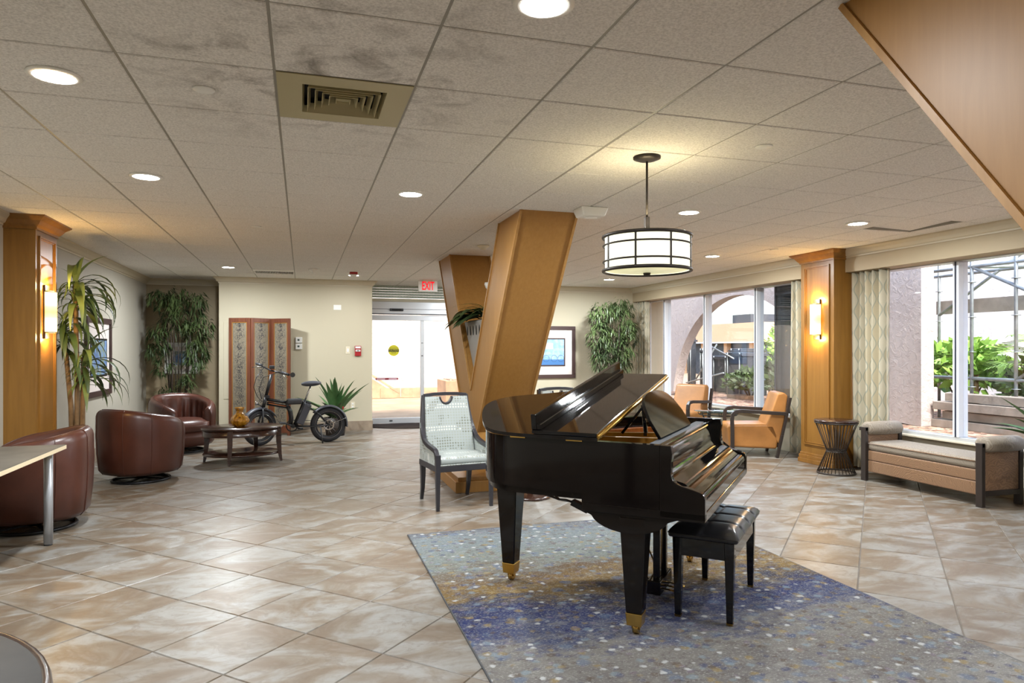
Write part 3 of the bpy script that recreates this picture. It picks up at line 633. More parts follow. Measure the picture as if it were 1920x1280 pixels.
# square air diffuser
df = thing('air_diffuser', 'square beige metal air diffuser set in the ceiling grid', 'air vent', (GX+1.5*TS, GY+.5*TS, CEIL))
def ring(a0, z0, a1, z1): return MB().add([(s*a0 if q in (0,) else s*a0, r_*a0, z0) for (s, r_, q) in ((-1,-1,0),(1,-1,0),(1,1,0),(-1,1,0))]+[(s*a1, r_*a1, z1) for (s, r_) in ((-1,-1),(1,-1),(1,1),(-1,1))], [(i,(i+1)%4,4+(i+1)%4,4+i) for i in range(4)])
ring(.299,0,.19,0).build('face_plate', M['diffuser'], df, solid=.004); ring(.19,0,.18,.03).build('throat', M['diffuser'], df)
MB().box(-.2,.2,-.2,.2,.07,.075).build('dark_back', M['slot'], df)
for k in range(5):
    a = .165-.033*k; ring(a,-.006+.002*k,a-.014,.034+.002*k).build('vane', M['diffuser'], df, solid=.003)
MB().box(-.03,.03,-.03,.03,.012,.016).build('centre_plate', M['diffuser'], df)
# return grille near the back wall
rv = thing('return_grille', 'white slotted return air grille in the ceiling above the folding screen', 'air vent', (GX+.5*TS, GY+13.5*TS, CEIL))
MB().box(-.30,.30,-.30,-.12,-.004,.01).box(-.30,.30,.25,.30,-.004,.01).box(-.30,-.285,-.12,.25,-.004,.01).box(.285,.30,-.12,.25,-.004,.01).build('frame', M['lens_rim'], rv); MB().box(-.29,.29,-.12,.25,.03,.034).build('dark_back', M['slot'], rv)
for k in range(24): MB().box(-.28+k*.0245,-.273+k*.0245,-.12,.25,-.002,.012).build('louver', M['lens_rim'], rv)
def disc(name, label, cat, x, y, prof, mat): tag(MB().lathe(prof, n=28).build(name, mat, loc=(x,y,CEIL)), label, cat)
flat = [(.001,-.008),(.045,-.007),(.05,-.001),(.001,-.001)]
disc('sprinkler_cover', 'flat white sprinkler cover in the ceiling between the downlight and the air diffuser', 'sprinkler', -.434, 3.442, flat, M['white_plastic']); disc('sprinkler_cover', 'flat white sprinkler cover in the ceiling right of the pendant lamp', 'sprinkler', 2.61, 3.446, flat, M['white_plastic'])
disc('sprinkler_cover', 'small flat sprinkler cover far back on the left ceiling', 'sprinkler', -.432, 7.155, flat, M['white_plastic']); disc('sprinkler_cover', 'small flat sprinkler cover left of the right pillar crown', 'sprinkler', 5.45, 7.0, flat, M['white_plastic'])
smoke = [(.001,-.048),(.03,-.048),(.034,-.034),(.05,-.030),(.068,-.014),(.07,-.001),(.001,-.001)]
disc('smoke_detector', 'white smoke detector between the two V column legs', 'smoke detector', 2.01, 7.718, smoke, M['cream_plastic']); disc('occupancy_sensor', 'white domed ceiling sensor beside the slotted grille', 'sensor', .165, 10.743, [(.001,-.07),(.02,-.066),(.026,-.04),(.06,-.03),(.075,-.012),(.078,-.001),(.001,-.001)], M['white_plastic'])
al = thing('fire_strobe', 'red and white fire strobe on the ceiling near the back wall', 'alarm', (.77, 11.01, CEIL)); MB().box(-.06,.06,-.05,.05,-.035,-.001).build('red_base', M['red_plastic'], al, bevel=.008); MB().lathe([(.001,-.075),(.03,-.07),(.055,-.05),(.06,-.036),(.001,-.036)], n=20).build('lens', M['white_plastic'], al, loc=(0,.02,0))
em = thing('emergency_light', 'white emergency light box on the ceiling at the V column top', 'emergency light', (2.36, 5.42, CEIL)); MB().taper((0,0,-.075),(.20,.17),(0,0,-.001),(.25,.21)).build('body', M['white_plastic'], em, bevel=.012, seg=3); MB().lathe([(.001,-.082),(.05,-.08),(.06,-.0755)], n=20).build('lens', M['lens_rim'], em)
# EXIT sign
ex = thing('exit_sign', 'white hanging EXIT sign with red letters before the sliding doors', 'sign', (2.10, 11.9, CEIL)); MB().box(-.165,.165,-.025,.025,-.205,-.02).build('body', M['white_plastic'], ex, bevel=.006); MB().box(-.08,.08,-.03,.03,-.02,-.001).build('canopy', M['cream_plastic'], ex)
mobj('exit_lettering', text_mesh('EXIT', .205, .0012, .004, .52), M['red_glow'], ex, loc=(.0,-.0265,-.112), rot=(R(90),0,0))
# pendant lamp
pd = thing('pendant_lamp', 'drum pendant lamp with white panels and dark metal bands hanging over the piano', 'lamp', (2.058, 3.851, CEIL)); rr = .27; zb, zt = -.71, -.50
MB().lathe([(.001,-.001),(.085,-.001),(.085,-.012),(.06,-.022),(.03,-.03),(.001,-.03)], n=32).build('ceiling_canopy', M['bronze'], pd); MB().cyl((0,0,-.03),(0,0,-.38),.007,10).build('rod', M['bronze'], pd); MB().box(-.014,.014,-.014,.014,-.50,-.375).build('rod_sleeve', M['bronze'], pd, bevel=.003)
m = MB(); n = 48; m.add([((rr-.012)*math.cos(2*PI*k/n),(rr-.012)*math.sin(2*PI*k/n),z) for z in (zb,zt) for k in range(n)], [(k,(k+1)%n,n+(k+1)%n,n+k) for k in range(n)], True); m.build('drum_shade', M['pend'], pd, solid=.003)
MB().lathe([(.001,zb-.012),(.15,zb-.008),(rr-.015,zb+.004)], n=40, caps=False).build('bottom_dish', M['pend_dish'], pd, solid=.003); MB().lathe([(.001,zb-.03),(.02,zb-.028),(.024,zb-.014),(.001,zb-.014)], n=16).build('finial', M['bronze'], pd)
for z, r_ in ((zb,.011),(zt,.011),(zb+.055,.006),(zt-.055,.006)): MB().tube([(rr*math.cos(2*PI*k/48),rr*math.sin(2*PI*k/48),z) for k in range(48)], r_, 8, closed=True).build('band', M['bronze'], pd)
for k in range(8):
    a = 2*PI*k/8+.05; MB().bar((rr*math.cos(a),rr*math.sin(a),zb),(rr*math.cos(a),rr*math.sin(a),zt),.012,.006,(math.cos(a),math.sin(a),0)).build('upright', M['bronze'], pd)
for k in range(4): MB().bar((0,0,zt),(rr*math.cos(k*PI/2),rr*math.sin(k*PI/2),zt),.012,.006).build('spoke', M['bronze'], pd)
L = bpy.data.lights.new('pendant_bulb','POINT'); L.energy = 3; L.color = (1,.86,.6); L.shadow_soft_size = .06; lo = bpy.data.objects.new('pendant_bulb', L); COL.objects.link(lo); lo.parent = pd; lo.location = (0,0,-.44)

# ------------------------------------------------------------------ rug and grand piano
rg = thing('area_rug', 'large abstract blue gold and grey rug under the grand piano', 'rug', (1.975, 3.49, 0))
MB().box(-1.19,1.19,-1.83,1.83,.0005,.011).build('pile', M['rug'], rg, bevel=.004); MB().sweep([(0,.0005),(.006,.0005),(.006,.009),(0,.009)], [(-1.19,-1.83),(-1.19,1.83),(1.19,1.83),(1.19,-1.83)], closed=True).build('binding', M['dkgrey'], rg)
RZ = .011                                   # rug surface
pn = thing('grand_piano', 'black baby grand piano with raised lid standing on the rug', 'piano', (1.609, 3.128, RZ), R(46.8))
def smooth_poly(pts, n=4, closed=True):
    out = []; m = len(pts)
    for i in range(m if closed else m-1):
        p0, p1, p2, p3 = [Vector(pts[(i+k) % m] if closed else pts[min(max(i+k,0),m-1)]) for k in (-1,0,1,2)]
        for k in range(n):
            t = k/n; out.append(tuple(.5*((2*p1)+(p2-p0)*t+(2*p0-5*p1+4*p2-p3)*t*t+(3*p1-p0-3*p2+p3)*t**3)))
    if not closed: out.append(tuple(pts[-1]))
    return out
curve = smooth_poly([(-.08,.48),(-.078,.62),(-.06,.73),(-.02,.81),(.05,.875),(.16,.945),(.30,1.02),(.44,1.075),(.57,1.085),(.675,1.03),(.75,.92),(.83,.77),(.94,.62),(1.08,.50),(1.22,.42),(1.33,.32),(1.38,.17)], 4, False)
rim = [(-.08,-.14)] + curve + [(1.38,-.14)]
def inset(path, d):
    out = []
    for i, p in enumerate(path):
        a = Vector(path[max(i-1,0)]); b = Vector(path[min(i+1,len(path)-1)]); t = (b-a).normalized(); out.append((p[0]+t.y*d, p[1]-t.x*d))
    return out
RT = .969
def rim_wall(d0, d1, z0, z1, mat, name, path=rim, bev=.004):
    a, b = inset(path, d0), inset(path, d1); n = len(a); m = MB(); v = []
    for (pa, pb) in zip(a, b): v += [(pa[0],pa[1],z0),(pa[0],pa[1],z1),(pb[0],pb[1],z1),(pb[0],pb[1],z0)]
    f = []
    for i in range(n-1):
        for k in range(4): l = (k+1)%4; f.append((i*4+k, i*4+l, (i+1)*4+l, (i+1)*4+k))
    f += [(0,1,2,3),((n-1)*4+3,(n-1)*4+2,(n-1)*4+1,(n-1)*4)]
    m.add(v, f, False); o = m.build(name, mat, pn)
    o.data.polygons.foreach_set('use_smooth', [True]*len(o.data.polygons)); md = o.modifiers.new('e','EDGE_SPLIT'); md.split_angle = R(35); return o
rim_wall(0, .045, .70, RT, M['piano_side'], 'outer_rim'); rim_wall(.02, .09, .665, .72, M['piano_side'], 'lower_rim'); rim_wall(.045, .11, .74, .90, M['sound'], 'inner_rim')
MB().prism(inset(rim, .06), .74, .775, 'z').build('soundboard', M['sound'], pn)
pl_ = MB(); ip = inset(rim, .10); pl_.prism([(x, max(y,-.02)) for x, y in ip], .815, .84, 'z'); pl_.build('iron_plate', M['gold_plate'], pn)
for (a, b) in (((.12,.05),(.30,1.0)),((.45,.05),(.50,.95)),((.80,.05),(.66,.75)),((1.10,.05),(.92,.50))): MB().bar((a[0],a[1],.865),(b[0],b[1],.865),.035,.05).build('plate_strut', M['gold_plate'], pn)
MB().box(-.02,1.32,-.03,.03,.80,.885).build('pin_block', M['gold_plate'], pn, bevel=.008)
# cheeks (arms) with the scrolled profile
chk = [(-.14,.62),(-.14,RT),(-.195,RT),(-.203,.93),(-.197,.89)] + [(-.197-.0,.87)] + smooth_poly([(-.197,.86),(-.196,.83),(-.207,.80),(-.235,.783),(-.275,.772),(-.32,.760),(-.348,.748),(-.357,.728)], 4, False) + [(-.357,.62)]
for x0 in (-.08, 1.335): MB().prism(chk, x0, x0+.045, 'x').build('cheek', M['piano_side'] if x0 < 0 else M['black'], pn, bevel=.004)
MB().box(-.08,1.38,-.357,.26,.612,.655).build('key_bed', M['piano_side'], pn, bevel=.004); MB().box(-.04,1.34,.20,.25,.65,.72).build('belly_rail', M['piano_side'], pn)
for x0 in (-.08, 1.335): MB().box(x0,x0+.045,-.139,.26,.655,.70).build('side_filler', M['piano_side'], pn)
# closed key cover: swept curved profile
kc = smooth_poly([(-.135,.945),(-.150,.925),(-.160,.87),(-.165,.83),(-.185,.806),(-.215,.795),(-.25,.786),(-.275,.768),(-.31,.752),(-.335,.745),(-.348,.732),(-.352,.715)], 4, False)
MB().prism(kc + [(-.13,.715)], -.035, 1.335, 'x').build('key_cover', M['black'], pn, smooth=False); kcob = pn.children[-1]; kcob.data.polygons.foreach_set('use_smooth', [True]*len(kcob.data.polygons)); md = kcob.modifiers.new('e','EDGE_SPLIT'); md.split_angle = R(30)
MB().box(-.035,1.335,-.352,-.325,.655,.713).build('key_slip', M['black'], pn, bevel=.004); MB().box(-.035,1.335,-.135,-.10,.80,.955).build('name_board', M['black'], pn, bevel=.004)
# music desk: shelf, arched panel, prop bars
MB().box(-.03,1.33,-.13,-.035,.93,.948).build('desk_shelf', M['felt'], pn, bevel=.003)
dk_ = MB(); dp = [(-.39,0),(.39,0),(.39,.11),(.33,.20),(.22,.255),(0,.275),(-.22,.255),(-.33,.20),(-.39,.11)]
dk_.prism(smooth_poly(dp[2:], 4, False)+[(-.39,0),(.39,0)], -.009, .009, 'y'); dko = dk_.build('music_desk', M['black'], pn, bevel=.003, loc=(.68,-.05,.950), rot=(R(-32),0,0))
for x in (.42,.98): MB().bar((x,.06,.966),(x,.08,1.12),.018,.018).bar((x,.085,1.10),(x,.20,.955),.014,.014).build('desk_prop', M['black'], pn)
# raised lid hinged along the bass side, front flap folded back on top
TILT = R(-9.6); hx, hz = -.085, RT+.004
ld = bpy.data.objects.new('lid', None); COL.objects.link(ld); ld.parent = pn; ld.location = (hx, 0, hz); ld.rotation_euler = (0, TILT, 0)
lo_ = inset(rim, -.018); lidp = [(x-hx, y) for x, y in lo_ if y > .17]; lidp = [(lo_[1][0]-hx, .17)] + lidp + [(1.398-hx, .17)]
MB().prism(lidp, 0, .019, 'z').build('main_panel', M['black'], ld, bevel=.005)
MB().box(-.015,1.483,.172,.53,.022,.041).build('folded_flap', M['black'], ld, bevel=.004); MB().box(-.010,1.478,.502,.532,.041,.125).build('flap_lip', M['black'], ld, bevel=.004); MB().box(-.008,1.476,.480,.503,.041,.072).build('flap_bead', M['black'], ld, bevel=.004)
MB().cyl((-.01,.165,.0205),(1.478,.165,.0205),.008,10).box(-.01,1.478,.1665,.1715,.003,.038).build('brass_hinge', M['brass'], ld)
MB().bar((1.30,.26,.80),(1.30,.26,1.195),.016,.016).build('lid_prop', M['black'], pn); MB().bar((.62,.12,.93),(1.02,.24,.985),.02,.02).build('lid_prop', M['black'], pn)
for y in (.30,.62): MB().box(-.088,-.079,y-.045,y+.045,RT-.006,RT+.008).build('hinge', M['brass'], pn, bevel=.002)
# legs
def pleg(x, y, zt, caster):
    l = MB().taper((x,y,.115),(.082,.082),(x,y,zt),(.135,.135)).build('leg', M['piano_side'], pn, bevel=.006)
    MB().taper((x,y,.05),(.074,.074),(x,y,.115),(.086,.086)).build('ferrule', M['brass'], l, bevel=.004)
    MB().cyl((x+.012,y-.014,.027),(x+.012,y+.014,.027),.027,20).bar((x-.006,y,.058),(x+.006,y,.026),.044,.012).build('caster', M['brass'], l)
    return l
pleg(0,0,.60,0); pleg(1.30,0,.60,0); pleg(.447,.923,.60,0)
MB().taper((.447,.923,.60),(.11,.11),(.447,.923,.67),(.19,.19)).build('leg_block', M['piano_side'], pn, bevel=.004); MB().box(.36,.53,.84,1.0,.665,.70).build('leg_block', M['piano_side'], pn)
for x in (-.035, 1.335):
    arc = [(.27,.612)] + [(.02+.20*math.cos(a), .612-.095*math.sin(a)) for a in [PI*k/14 for k in range(1,14)]] + [(-.23,.612)]
    MB().prism(arc, x-.03, x+.03, 'x').build('leg_bracket', M['piano_side'], pn, bevel=.003)
# pedal lyre
ly = bpy.data.objects.new('pedal_lyre', None); COL.objects.link(ly); ly.parent = pn; ly.location = (.62, .03, 0)
for x in (-.075,.075): MB().box(x-.018,x+.018,-.02,.02,.10,.62).build('lyre_post', M['piano_side'], ly, bevel=.004)
MB().box(-.14,.14,-.035,.045,.035,.115).build('pedal_box', M['piano_side'], ly, bevel=.006)
for x in (-.03,-.01,.01,.03): MB().cyl((x,0,.11),(x,0,.62),.0035,8).build('lyre_rod', M['brass'], ly)
for x in (-.06,0,.06): MB().tube([(x,-.02,.055),(x,-.09,.05),(x,-.13,.042)], [.008,.012,.016], 8, sy=1.0, sx=.4).build('pedal', M['brass'], ly)
for x in (-.10,.10): MB().tube([(x,.03,.08),(x*1.6,.30,.62)], .005, 8).build('lyre_brace', M['brass'], ly)
MB().tube([(.40,.85,.66),(.38,.80,.61),(.30,.70,.585),(.26,.62,.60),(.20,.50,.59),(.12,.42,.61),(.10,.36,.60)], .006, 6).tube([(.44,.80,.66),(.34,.72,.575),(.30,.66,.60),(.36,.60,.58),(.26,.52,.575),(.14,.40,.60)], .006, 6).build('power_cable', M['blackmetal'], pn)
MB().bar((.05,.36,.62),(.05,.27,.585),.04,.03).build('power_adapter', M['blackmetal'], pn); MB().tube([(.05,.27,.585),(.04,.22,.55),(.06,.16,.54),(.10,.10,.56),(.12,.06,.61)], .006, 6).build('power_cable', M['blackmetal'], pn)

# piano bench
bn = thing('piano_bench', 'black tufted leather piano bench in front of the keyboard', 'bench', (2.2655, 3.411, RZ), R(45.0))
for sx in (-1,1):
    for sy in (-1,1):
        l = MB().taper((sx*.328,sy*.135,.012),(.032,.032),(sx*.328,sy*.135,.43),(.052,.052)).build('leg', M['black'], bn, bevel=.003); MB().taper((sx*.328,sy*.135,0),(.030,.030),(sx*.328,sy*.135,.012),(.034,.034)).build('foot', M['brass'], l)
MB().box(-.31,.31,-.155,-.135,.335,.43).box(-.31,.31,.135,.155,.335,.43).box(-.35,-.33,-.12,.12,.335,.43).box(.33,.35,-.12,.12,.335,.43).build('apron', M['black'], bn, bevel=.003)
def pad(u, v):
    x = -.375+.75*u; y = -.185+.37*v; e = max(abs(u-.5), 0)*2; f = abs(v-.5)*2
    z = .50 - .045*(max(e,f)**7) ; gx = min(abs((u*4) % 1), 1-abs((u*4) % 1)); gy = min((v*2)%1, 1-(v*2)%1)
    z -= .010*math.exp(-(gx/.05)**2)*(1 if .05<u<.95 else 0) + .006*math.exp(-(gy/.06)**2)*(1 if .05<v<.95 else 0); return (x, y, z)
MB().grid(pad, 61, 31).build('tufted_top', M['blk_leather'], bn); MB().box(-.372,.372,-.182,.182,.43,.465).build('pad_side', M['blk_leather'], bn, bevel=.014, seg=3)

# ------------------------------------------------------------------ seating
def slipper_chair(name, label, loc, rz):
    t = thing(name, label, 'chair', loc, rz, 'dotted dining chairs')   # front looks along -y
    m = MB()
    sx = .265
    for s in (-1, 1):
        side = smooth_poly([(s*.215,.295,1.0),(s*.225,.285,.93),(s*.24,.255,.78),(s*.255,.20,.64),(s*.265,.10,.565),(s*.265,-.05,.545),(s*.265,-.18,.535),(s*.262,-.235,.51),(s*.26,-.245,.45)], 5, False) if False else None
        P = [(s*.215,.295,1.0),(s*.222,.285,.93),(s*.238,.255,.80),(s*.255,.205,.68),(s*.264,.12,.595),(s*.266,.0,.56),(s*.266,-.13,.545),(s*.264,-.215,.525),(s*.262,-.25,.47)]
        pp = []
        for i in range(len(P)-1):
            p0, p1, p2, p3 = [Vector(P[min(max(i+k,0),len(P)-1)]) for k in (-1,0,1,2)]
            for k in range(4): q = k/4; pp.append(.5*((2*p1)+(p2-p0)*q+(2*p0-5*p1+4*p2-p3)*q*q+(3*p1-p0-3*p2+p3)*q**3))
        pp.append(Vector(P[-1])); MB().tube(pp, .019, 4, square=True, up=(1,0,0)).build('sweep_arm', M['ebony'], t, bevel=.004)
        MB().taper((s*.258,-.25,0),(.03,.03),(s*.258,-.25,.50),(.046,.046)).build('leg', M['ebony'], t, bevel=.003)
        MB().tube([(s*.235,.30,0),(s*.235,.265,.12),(s*.237,.25,.25),(s*.24,.245,.36)], [.014,.017,.021,.024], 4, square=True, up=(1,0,0)).build('leg', M['ebony'], t)
        # upholstered side panel under the arm
        sp = [(.23,.40),(-.225,.40),(-.225,.515),(-.10,.535),(.02,.548),(.12,.585),(.20,.66),(.24,.74)]
        MB().prism(sp, s*.262-.010, s*.262+.010, 'x').build('side_panel', M['dots'], t)
    MB().box(-.25,.25,-.27,-.235,.345,.40).box(-.25,.25,.235,.265,.345,.40).box(-.275,-.245,-.24,.25,.345,.40).box(.245,.275,-.24,.25,.345,.40).build('apron', M['ebony'], t, bevel=.004)
    MB().box(-.25,.25,-.262,.22,.40,.475).build('seat', M['dots'], t, bevel=.03, seg=4); MB().tube([(-.245,-.265,.405),(.245,-.265,.405)], .006, 8).build('welt', M['dots'], t)
    # reclined back with a horseshoe notch at the top
    def bk(u, v, off):
        z = .44+.545*v; y = .185+.105*v**1.2+off; w = .243-.033*v; x = (-1+2*u)*w; r = abs(x)/w; y -= .045*r*r*(1-.5*v)
        a = math.sqrt(max(0, .058**2-x*x)) if abs(x) < .058 else 0
        zt = .985-a*1.1; z = .44+(zt-.44)*v; return (x, y, z)
    nu, nv = 33, 14; mm = MB(); A = [bk(i/(nu-1), j/(nv-1), -.028) for j in range(nv) for i in range(nu)]; B = [bk(i/(nu-1), j/(nv-1), .022) for j in range(nv) for i in range(nu)]
    fs = []; n = nu*nv
    for j in range(nv-1):
        for i in range(nu-1): a = j*nu+i; fs += [(a,a+1,a+nu+1,a+nu),(n+a,n+a+nu,n+a+nu+1,n+a+1)]
    for i in range(nu-1): fs += [(i,n+i,n+i+1,i+1),((nv-1)*nu+i,(nv-1)*nu+i+1,n+(nv-1)*nu+i+1,n+(nv-1)*nu+i)]
    for j in range(nv-1): a = j*nu; b = j*nu+nu-1; fs += [(a,a+nu,n+a+nu,n+a),(b,n+b,n+b+nu,b+nu)]
    mm.add(A+B, fs, True); mm.build('backrest', M['dots'], t); t.children[-1].modifiers.new('e','EDGE_SPLIT').split_angle = R(50)
    MB().tube([(-.218,.285,.995),(-.12,.29,1.006),(0,.292,1.009),(.12,.29,1.006),(.218,.285,.995)], .016, 4, square=True, up=(0,1,0)).build('top_rail', M['ebony'], t, bevel=.003)
    MB().tube([(.062*math.cos(a), .262, .985+.066*math.sin(a)*1.05) for a in [PI+PI*k/16 for k in range(17)]], .010, 8, sx=1.0, sy=1.6).build('horseshoe_handle', M['ebony'], t)
    return t
slipper_chair('dining_chair', 'dotted pale fabric dining chair with dark frame beside the V column base', (1.375, 6.32, 0), R(8)); slipper_chair('dining_chair', 'dotted dining chair mostly hidden behind the piano lid, only its top showing', (2.75, 6.85, 0), R(12))
# pedestal table hidden behind the piano, round foot visible below it
pt2 = thing('pedestal_table', 'round pedestal table behind the piano, only its brown round foot showing', 'table', (2.13, 6.36, 0))
MB().lathe([(.001,.0),(.20,.0),(.20,.018),(.17,.03),(.05,.045),(.001,.045)], n=36).build('foot', M['espresso'], pt2); MB().lathe([(.03,.04),(.028,.68)], n=16).build('column', M['espresso'], pt2); MB().lathe([(.001,.68),(.30,.68),(.305,.695),(.30,.71),(.001,.71)], n=40).build('top', M['espresso'], pt2)

def tub_chair(label, loc, rz, pleat=True):
    # opening looks along -y; shell wraps round the back
    t = thing('swivel_tub_chair', label, 'armchair', loc, rz, 'brown leather tub chairs')
    n = 112; rx, ry = .405, .40
    def plan(u):            # u 0..1 from right front round the back to left front
        a = -.32*PI + u*(1.64*PI); ca, sa = math.cos(a), math.sin(a); e = .80
        return (rx*math.copysign(abs(ca)**e, ca), ry*math.copysign(abs(sa)**e, sa))
    def top(u): k = math.sin(PI*u); return .60+.20*k**.8
    th = .115
    rows = []
    for i in range(n+1):
        u = i/n; x, y = plan(u); L = math.hypot(x, y); nx, ny = x/L, y/L; zt = top(u); sec = []
        for (o, z) in ((-.055,.10),(-.02,.14),(0,.32),(.008,.52),(.004,zt-.07)): sec.append((x+nx*o, y+ny*o, z))
        for k in range(1, 8):
            a = PI*k/8; sec.append((x-nx*(th/2)+nx*(th/2)*math.cos(a), y-ny*(th/2)+ny*(th/2)*math.cos(a), zt-.065+.065*math.sin(a)))
        w = 1.0 if not pleat else 1.0 + 0
        pl = (.017*math.sin(u*PI*2*13) if pleat and .15 < u < .85 else 0)
        for (o, z) in ((th,zt-.08),(th+.01+pl,.56),(th+.015+pl,.46),(th+.01,.30),(th,.10)): sec.append((x-nx*o, y-ny*o, z))
        rows.append(sec)
    m = len(rows[0]); mb = MB(); v = [p for r_ in rows for p in r_]; f = []
    for i in range(n):
        for k in range(m): l = (k+1)%m; f.append((i*m+k, i*m+l, (i+1)*m+l, (i+1)*m+k))
    f += [tuple(range(m))[::-1], tuple(n*m+k for k in range(m))]
    mb.add(v, f, True); o = mb.build('shell', M['brown_leather'], t); o.modifiers.new('e','EDGE_SPLIT').split_angle = R(55)
    for u in (.10,.27,.42,.58,.73,.90):
        i = round(u*n); s_ = rows[i]; MB().tube([(p[0]*1.004,p[1]*1.004,p[2]) for p in s_[:8]], .0035, 6).build('seam', M['brown_leather'], t)
    MB().tube([rows[i][8] for i in range(n+1)], .005, 6).build('piping', M['brown_leather'], t)
    def cushion(u, v_):
        a = u*2*PI; r_ = v_; ca, sa = math.cos(a), math.sin(a); e = .7; x = .305*math.copysign(abs(ca)**e, ca)*r_; y = .335*math.copysign(abs(sa)**e, sa)*r_-.06; z = .455+.02*(1-r_**2) - .05*r_**10; return (x,y,z)
    MB().grid(cushion, 40, 12, closed_u=True).build('seat_cushion', M['brown_leather'], t)
    sd = [(.30*math.copysign(abs(math.cos(q))**.6, math.cos(q)), .33*math.copysign(abs(math.sin(q))**.6, math.sin(q))-.06) for q in [2*PI*k/40 for k in range(40)]]
    MB().prism(sd, .30, .43, 'z', True).build('cushion_side', M['brown_leather'], t); MB().prism([(x*.96,y*.96) for x, y in sd], .10, .31, 'z', True).build('seat_box', M['brown_leather'], t)
    MB().tube([(.285*math.cos(2*PI*k/40), .285*math.sin(2*PI*k/40)-.0, .014) for k in range(40)], .014, 8, closed=True).build('base_ring', M['blackmetal'], t)
    for k in range(4): MB().bar((0,0,.03),(.28*math.cos(k*PI/2+.4),.28*math.sin(k*PI/2+.4),.018),.03,.012).build('base_spoke', M['blackmetal'], t)
    MB().cyl((0,0,.02),(0,0,.10),.05,20).build('swivel_post', M['blackmetal'], t); return t
tub_chair('brown leather tub chair behind the grey desk at the left edge', (-2.07,6.46,0), R(-80)); tub_chair('brown leather tub chair with its back to the camera left of the oval coffee table', (-1.70,8.45,0), R(140)); tub_chair('brown leather tub chair facing the camera with pleated back by the left bamboo', (-1.62,10.65,0), R(32))

def arm_chair(label, loc, rz):
    # front along -y
    t = thing('wood_arm_lounge_chair', label, 'armchair', loc, rz, 'tan leather armchairs by the window')
    MB().prism([(-.34,.13),(.28,.11),(.30,.30),(.24,.44),(-.33,.43),(-.365,.40)], -.27, .27, 'x').build('seat', M['tan_leather'], t, bevel=.03, seg=4)
    MB().prism([(.13,.40),(.30,.18),(.34,.20),(.42,.82),(.37,.865),(.29,.85),(.21,.62)], -.27, .27, 'x').build('backrest', M['tan_leather'], t, bevel=.035, seg=4)
    for s in (-1, 1):
        x = s*.305
        MB().bar((x,.27,0),(x,.335,.30),.035,.055,(1,0,0)).bar((x,.335,.30),(x,.44,.80),.035,.045,(1,0,0)).build('rear_leg', M['dkbrown'], t, bevel=.004)
        MB().tube([(x,-.30,0),(x,-.30,.30),(x,-.305,.50),(x,-.295,.57),(x,-.26,.605),(x,-.18,.615),(x,.10,.60),(x,.40,.585)], .023, 4, square=True, up=(1,0,0)).build('front_leg_and_arm', M['dkbrown'], t, bevel=.004)
        MB().box(s*.20-.02,s*.20+.02,-.30,-.26,0,.14).build('foot', M['dkbrown'], t)
    MB().bar((-.30,.30,.16),(.30,.30,.16),.03,.05).build('rear_rail', M['dkbrown'], t); return t
arm_chair('tan leather wood-armed chair nearest the right pillar, seen from its side', (5.90,8.06,0), R(-115)); arm_chair('tan leather wood-armed chair behind the music desk, farther along the window', (5.85,9.80,0), R(-62))
gt = thing('glass_side_table', 'round glass-topped side table between the two tan armchairs', 'table', (5.97, 8.95, 0))
MB().lathe([(.001,.512),(.35,.512),(.355,.517),(.35,.523),(.001,.523)], n=48).build('glass_top', M['tglass'], gt)
MB().tube([(.27*math.cos(2*PI*k/40),.27*math.sin(2*PI*k/40),.46) for k in range(40)], .008, 8, closed=True).build('upper_ring', M['bronze'], gt); MB().tube([(.20*math.cos(2*PI*k/40),.20*math.sin(2*PI*k/40),.12) for k in range(40)], .008, 8, closed=True).build('lower_ring', M['bronze'], gt)
for k in range(4):
    a = k*PI/2+.5; c_, s_ = math.cos(a), math.sin(a); MB().tube([(.24*c_,.24*s_,0),(.20*c_,.20*s_,.12),(.18*c_,.18*s_,.28),(.24*c_,.24*s_,.42),(.28*c_,.28*s_,.51)], .010, 8).build('leg', M['bronze'], gt)
    MB().tube([(.27*math.cos(a+.6)+.022*math.cos(q),.27*math.sin(a+.6),.485+.022*math.sin(q)) for q in [2*PI*j/14 for j in range(14)]], .005, 6, closed=True).build('scroll', M['bronze'], gt)
# wire drum table
wt_ = thing('wire_drum_table', 'hourglass wire side table with round top between pillar and daybed', 'table', (5.93, 6.52, 0))
MB().lathe([(.001,.60),(.235,.60),(.24,.612),(.235,.622),(.001,.622)], n=44).build('top', M['espresso'], wt_)
for r_, z in ((.228,.59),(.105,.27),(.108,.255),(.205,.014)): MB().tube([(r_*math.cos(2*PI*k/40),r_*math.sin(2*PI*k/40),z) for k in range(40)], .009 if z != .27 and z != .255 else .006, 8, closed=True).build('hoop', M['bronze'], wt_)
for k in range(32):
    a = 2*PI*k/32; c_, s_ = math.cos(a), math.sin(a); MB().tube([(.224*c_,.224*s_,.59),(.104*c_,.104*s_,.265),(.203*c_,.203*s_,.02)], .0042, 5).build('wire', M['bronze'], wt_)
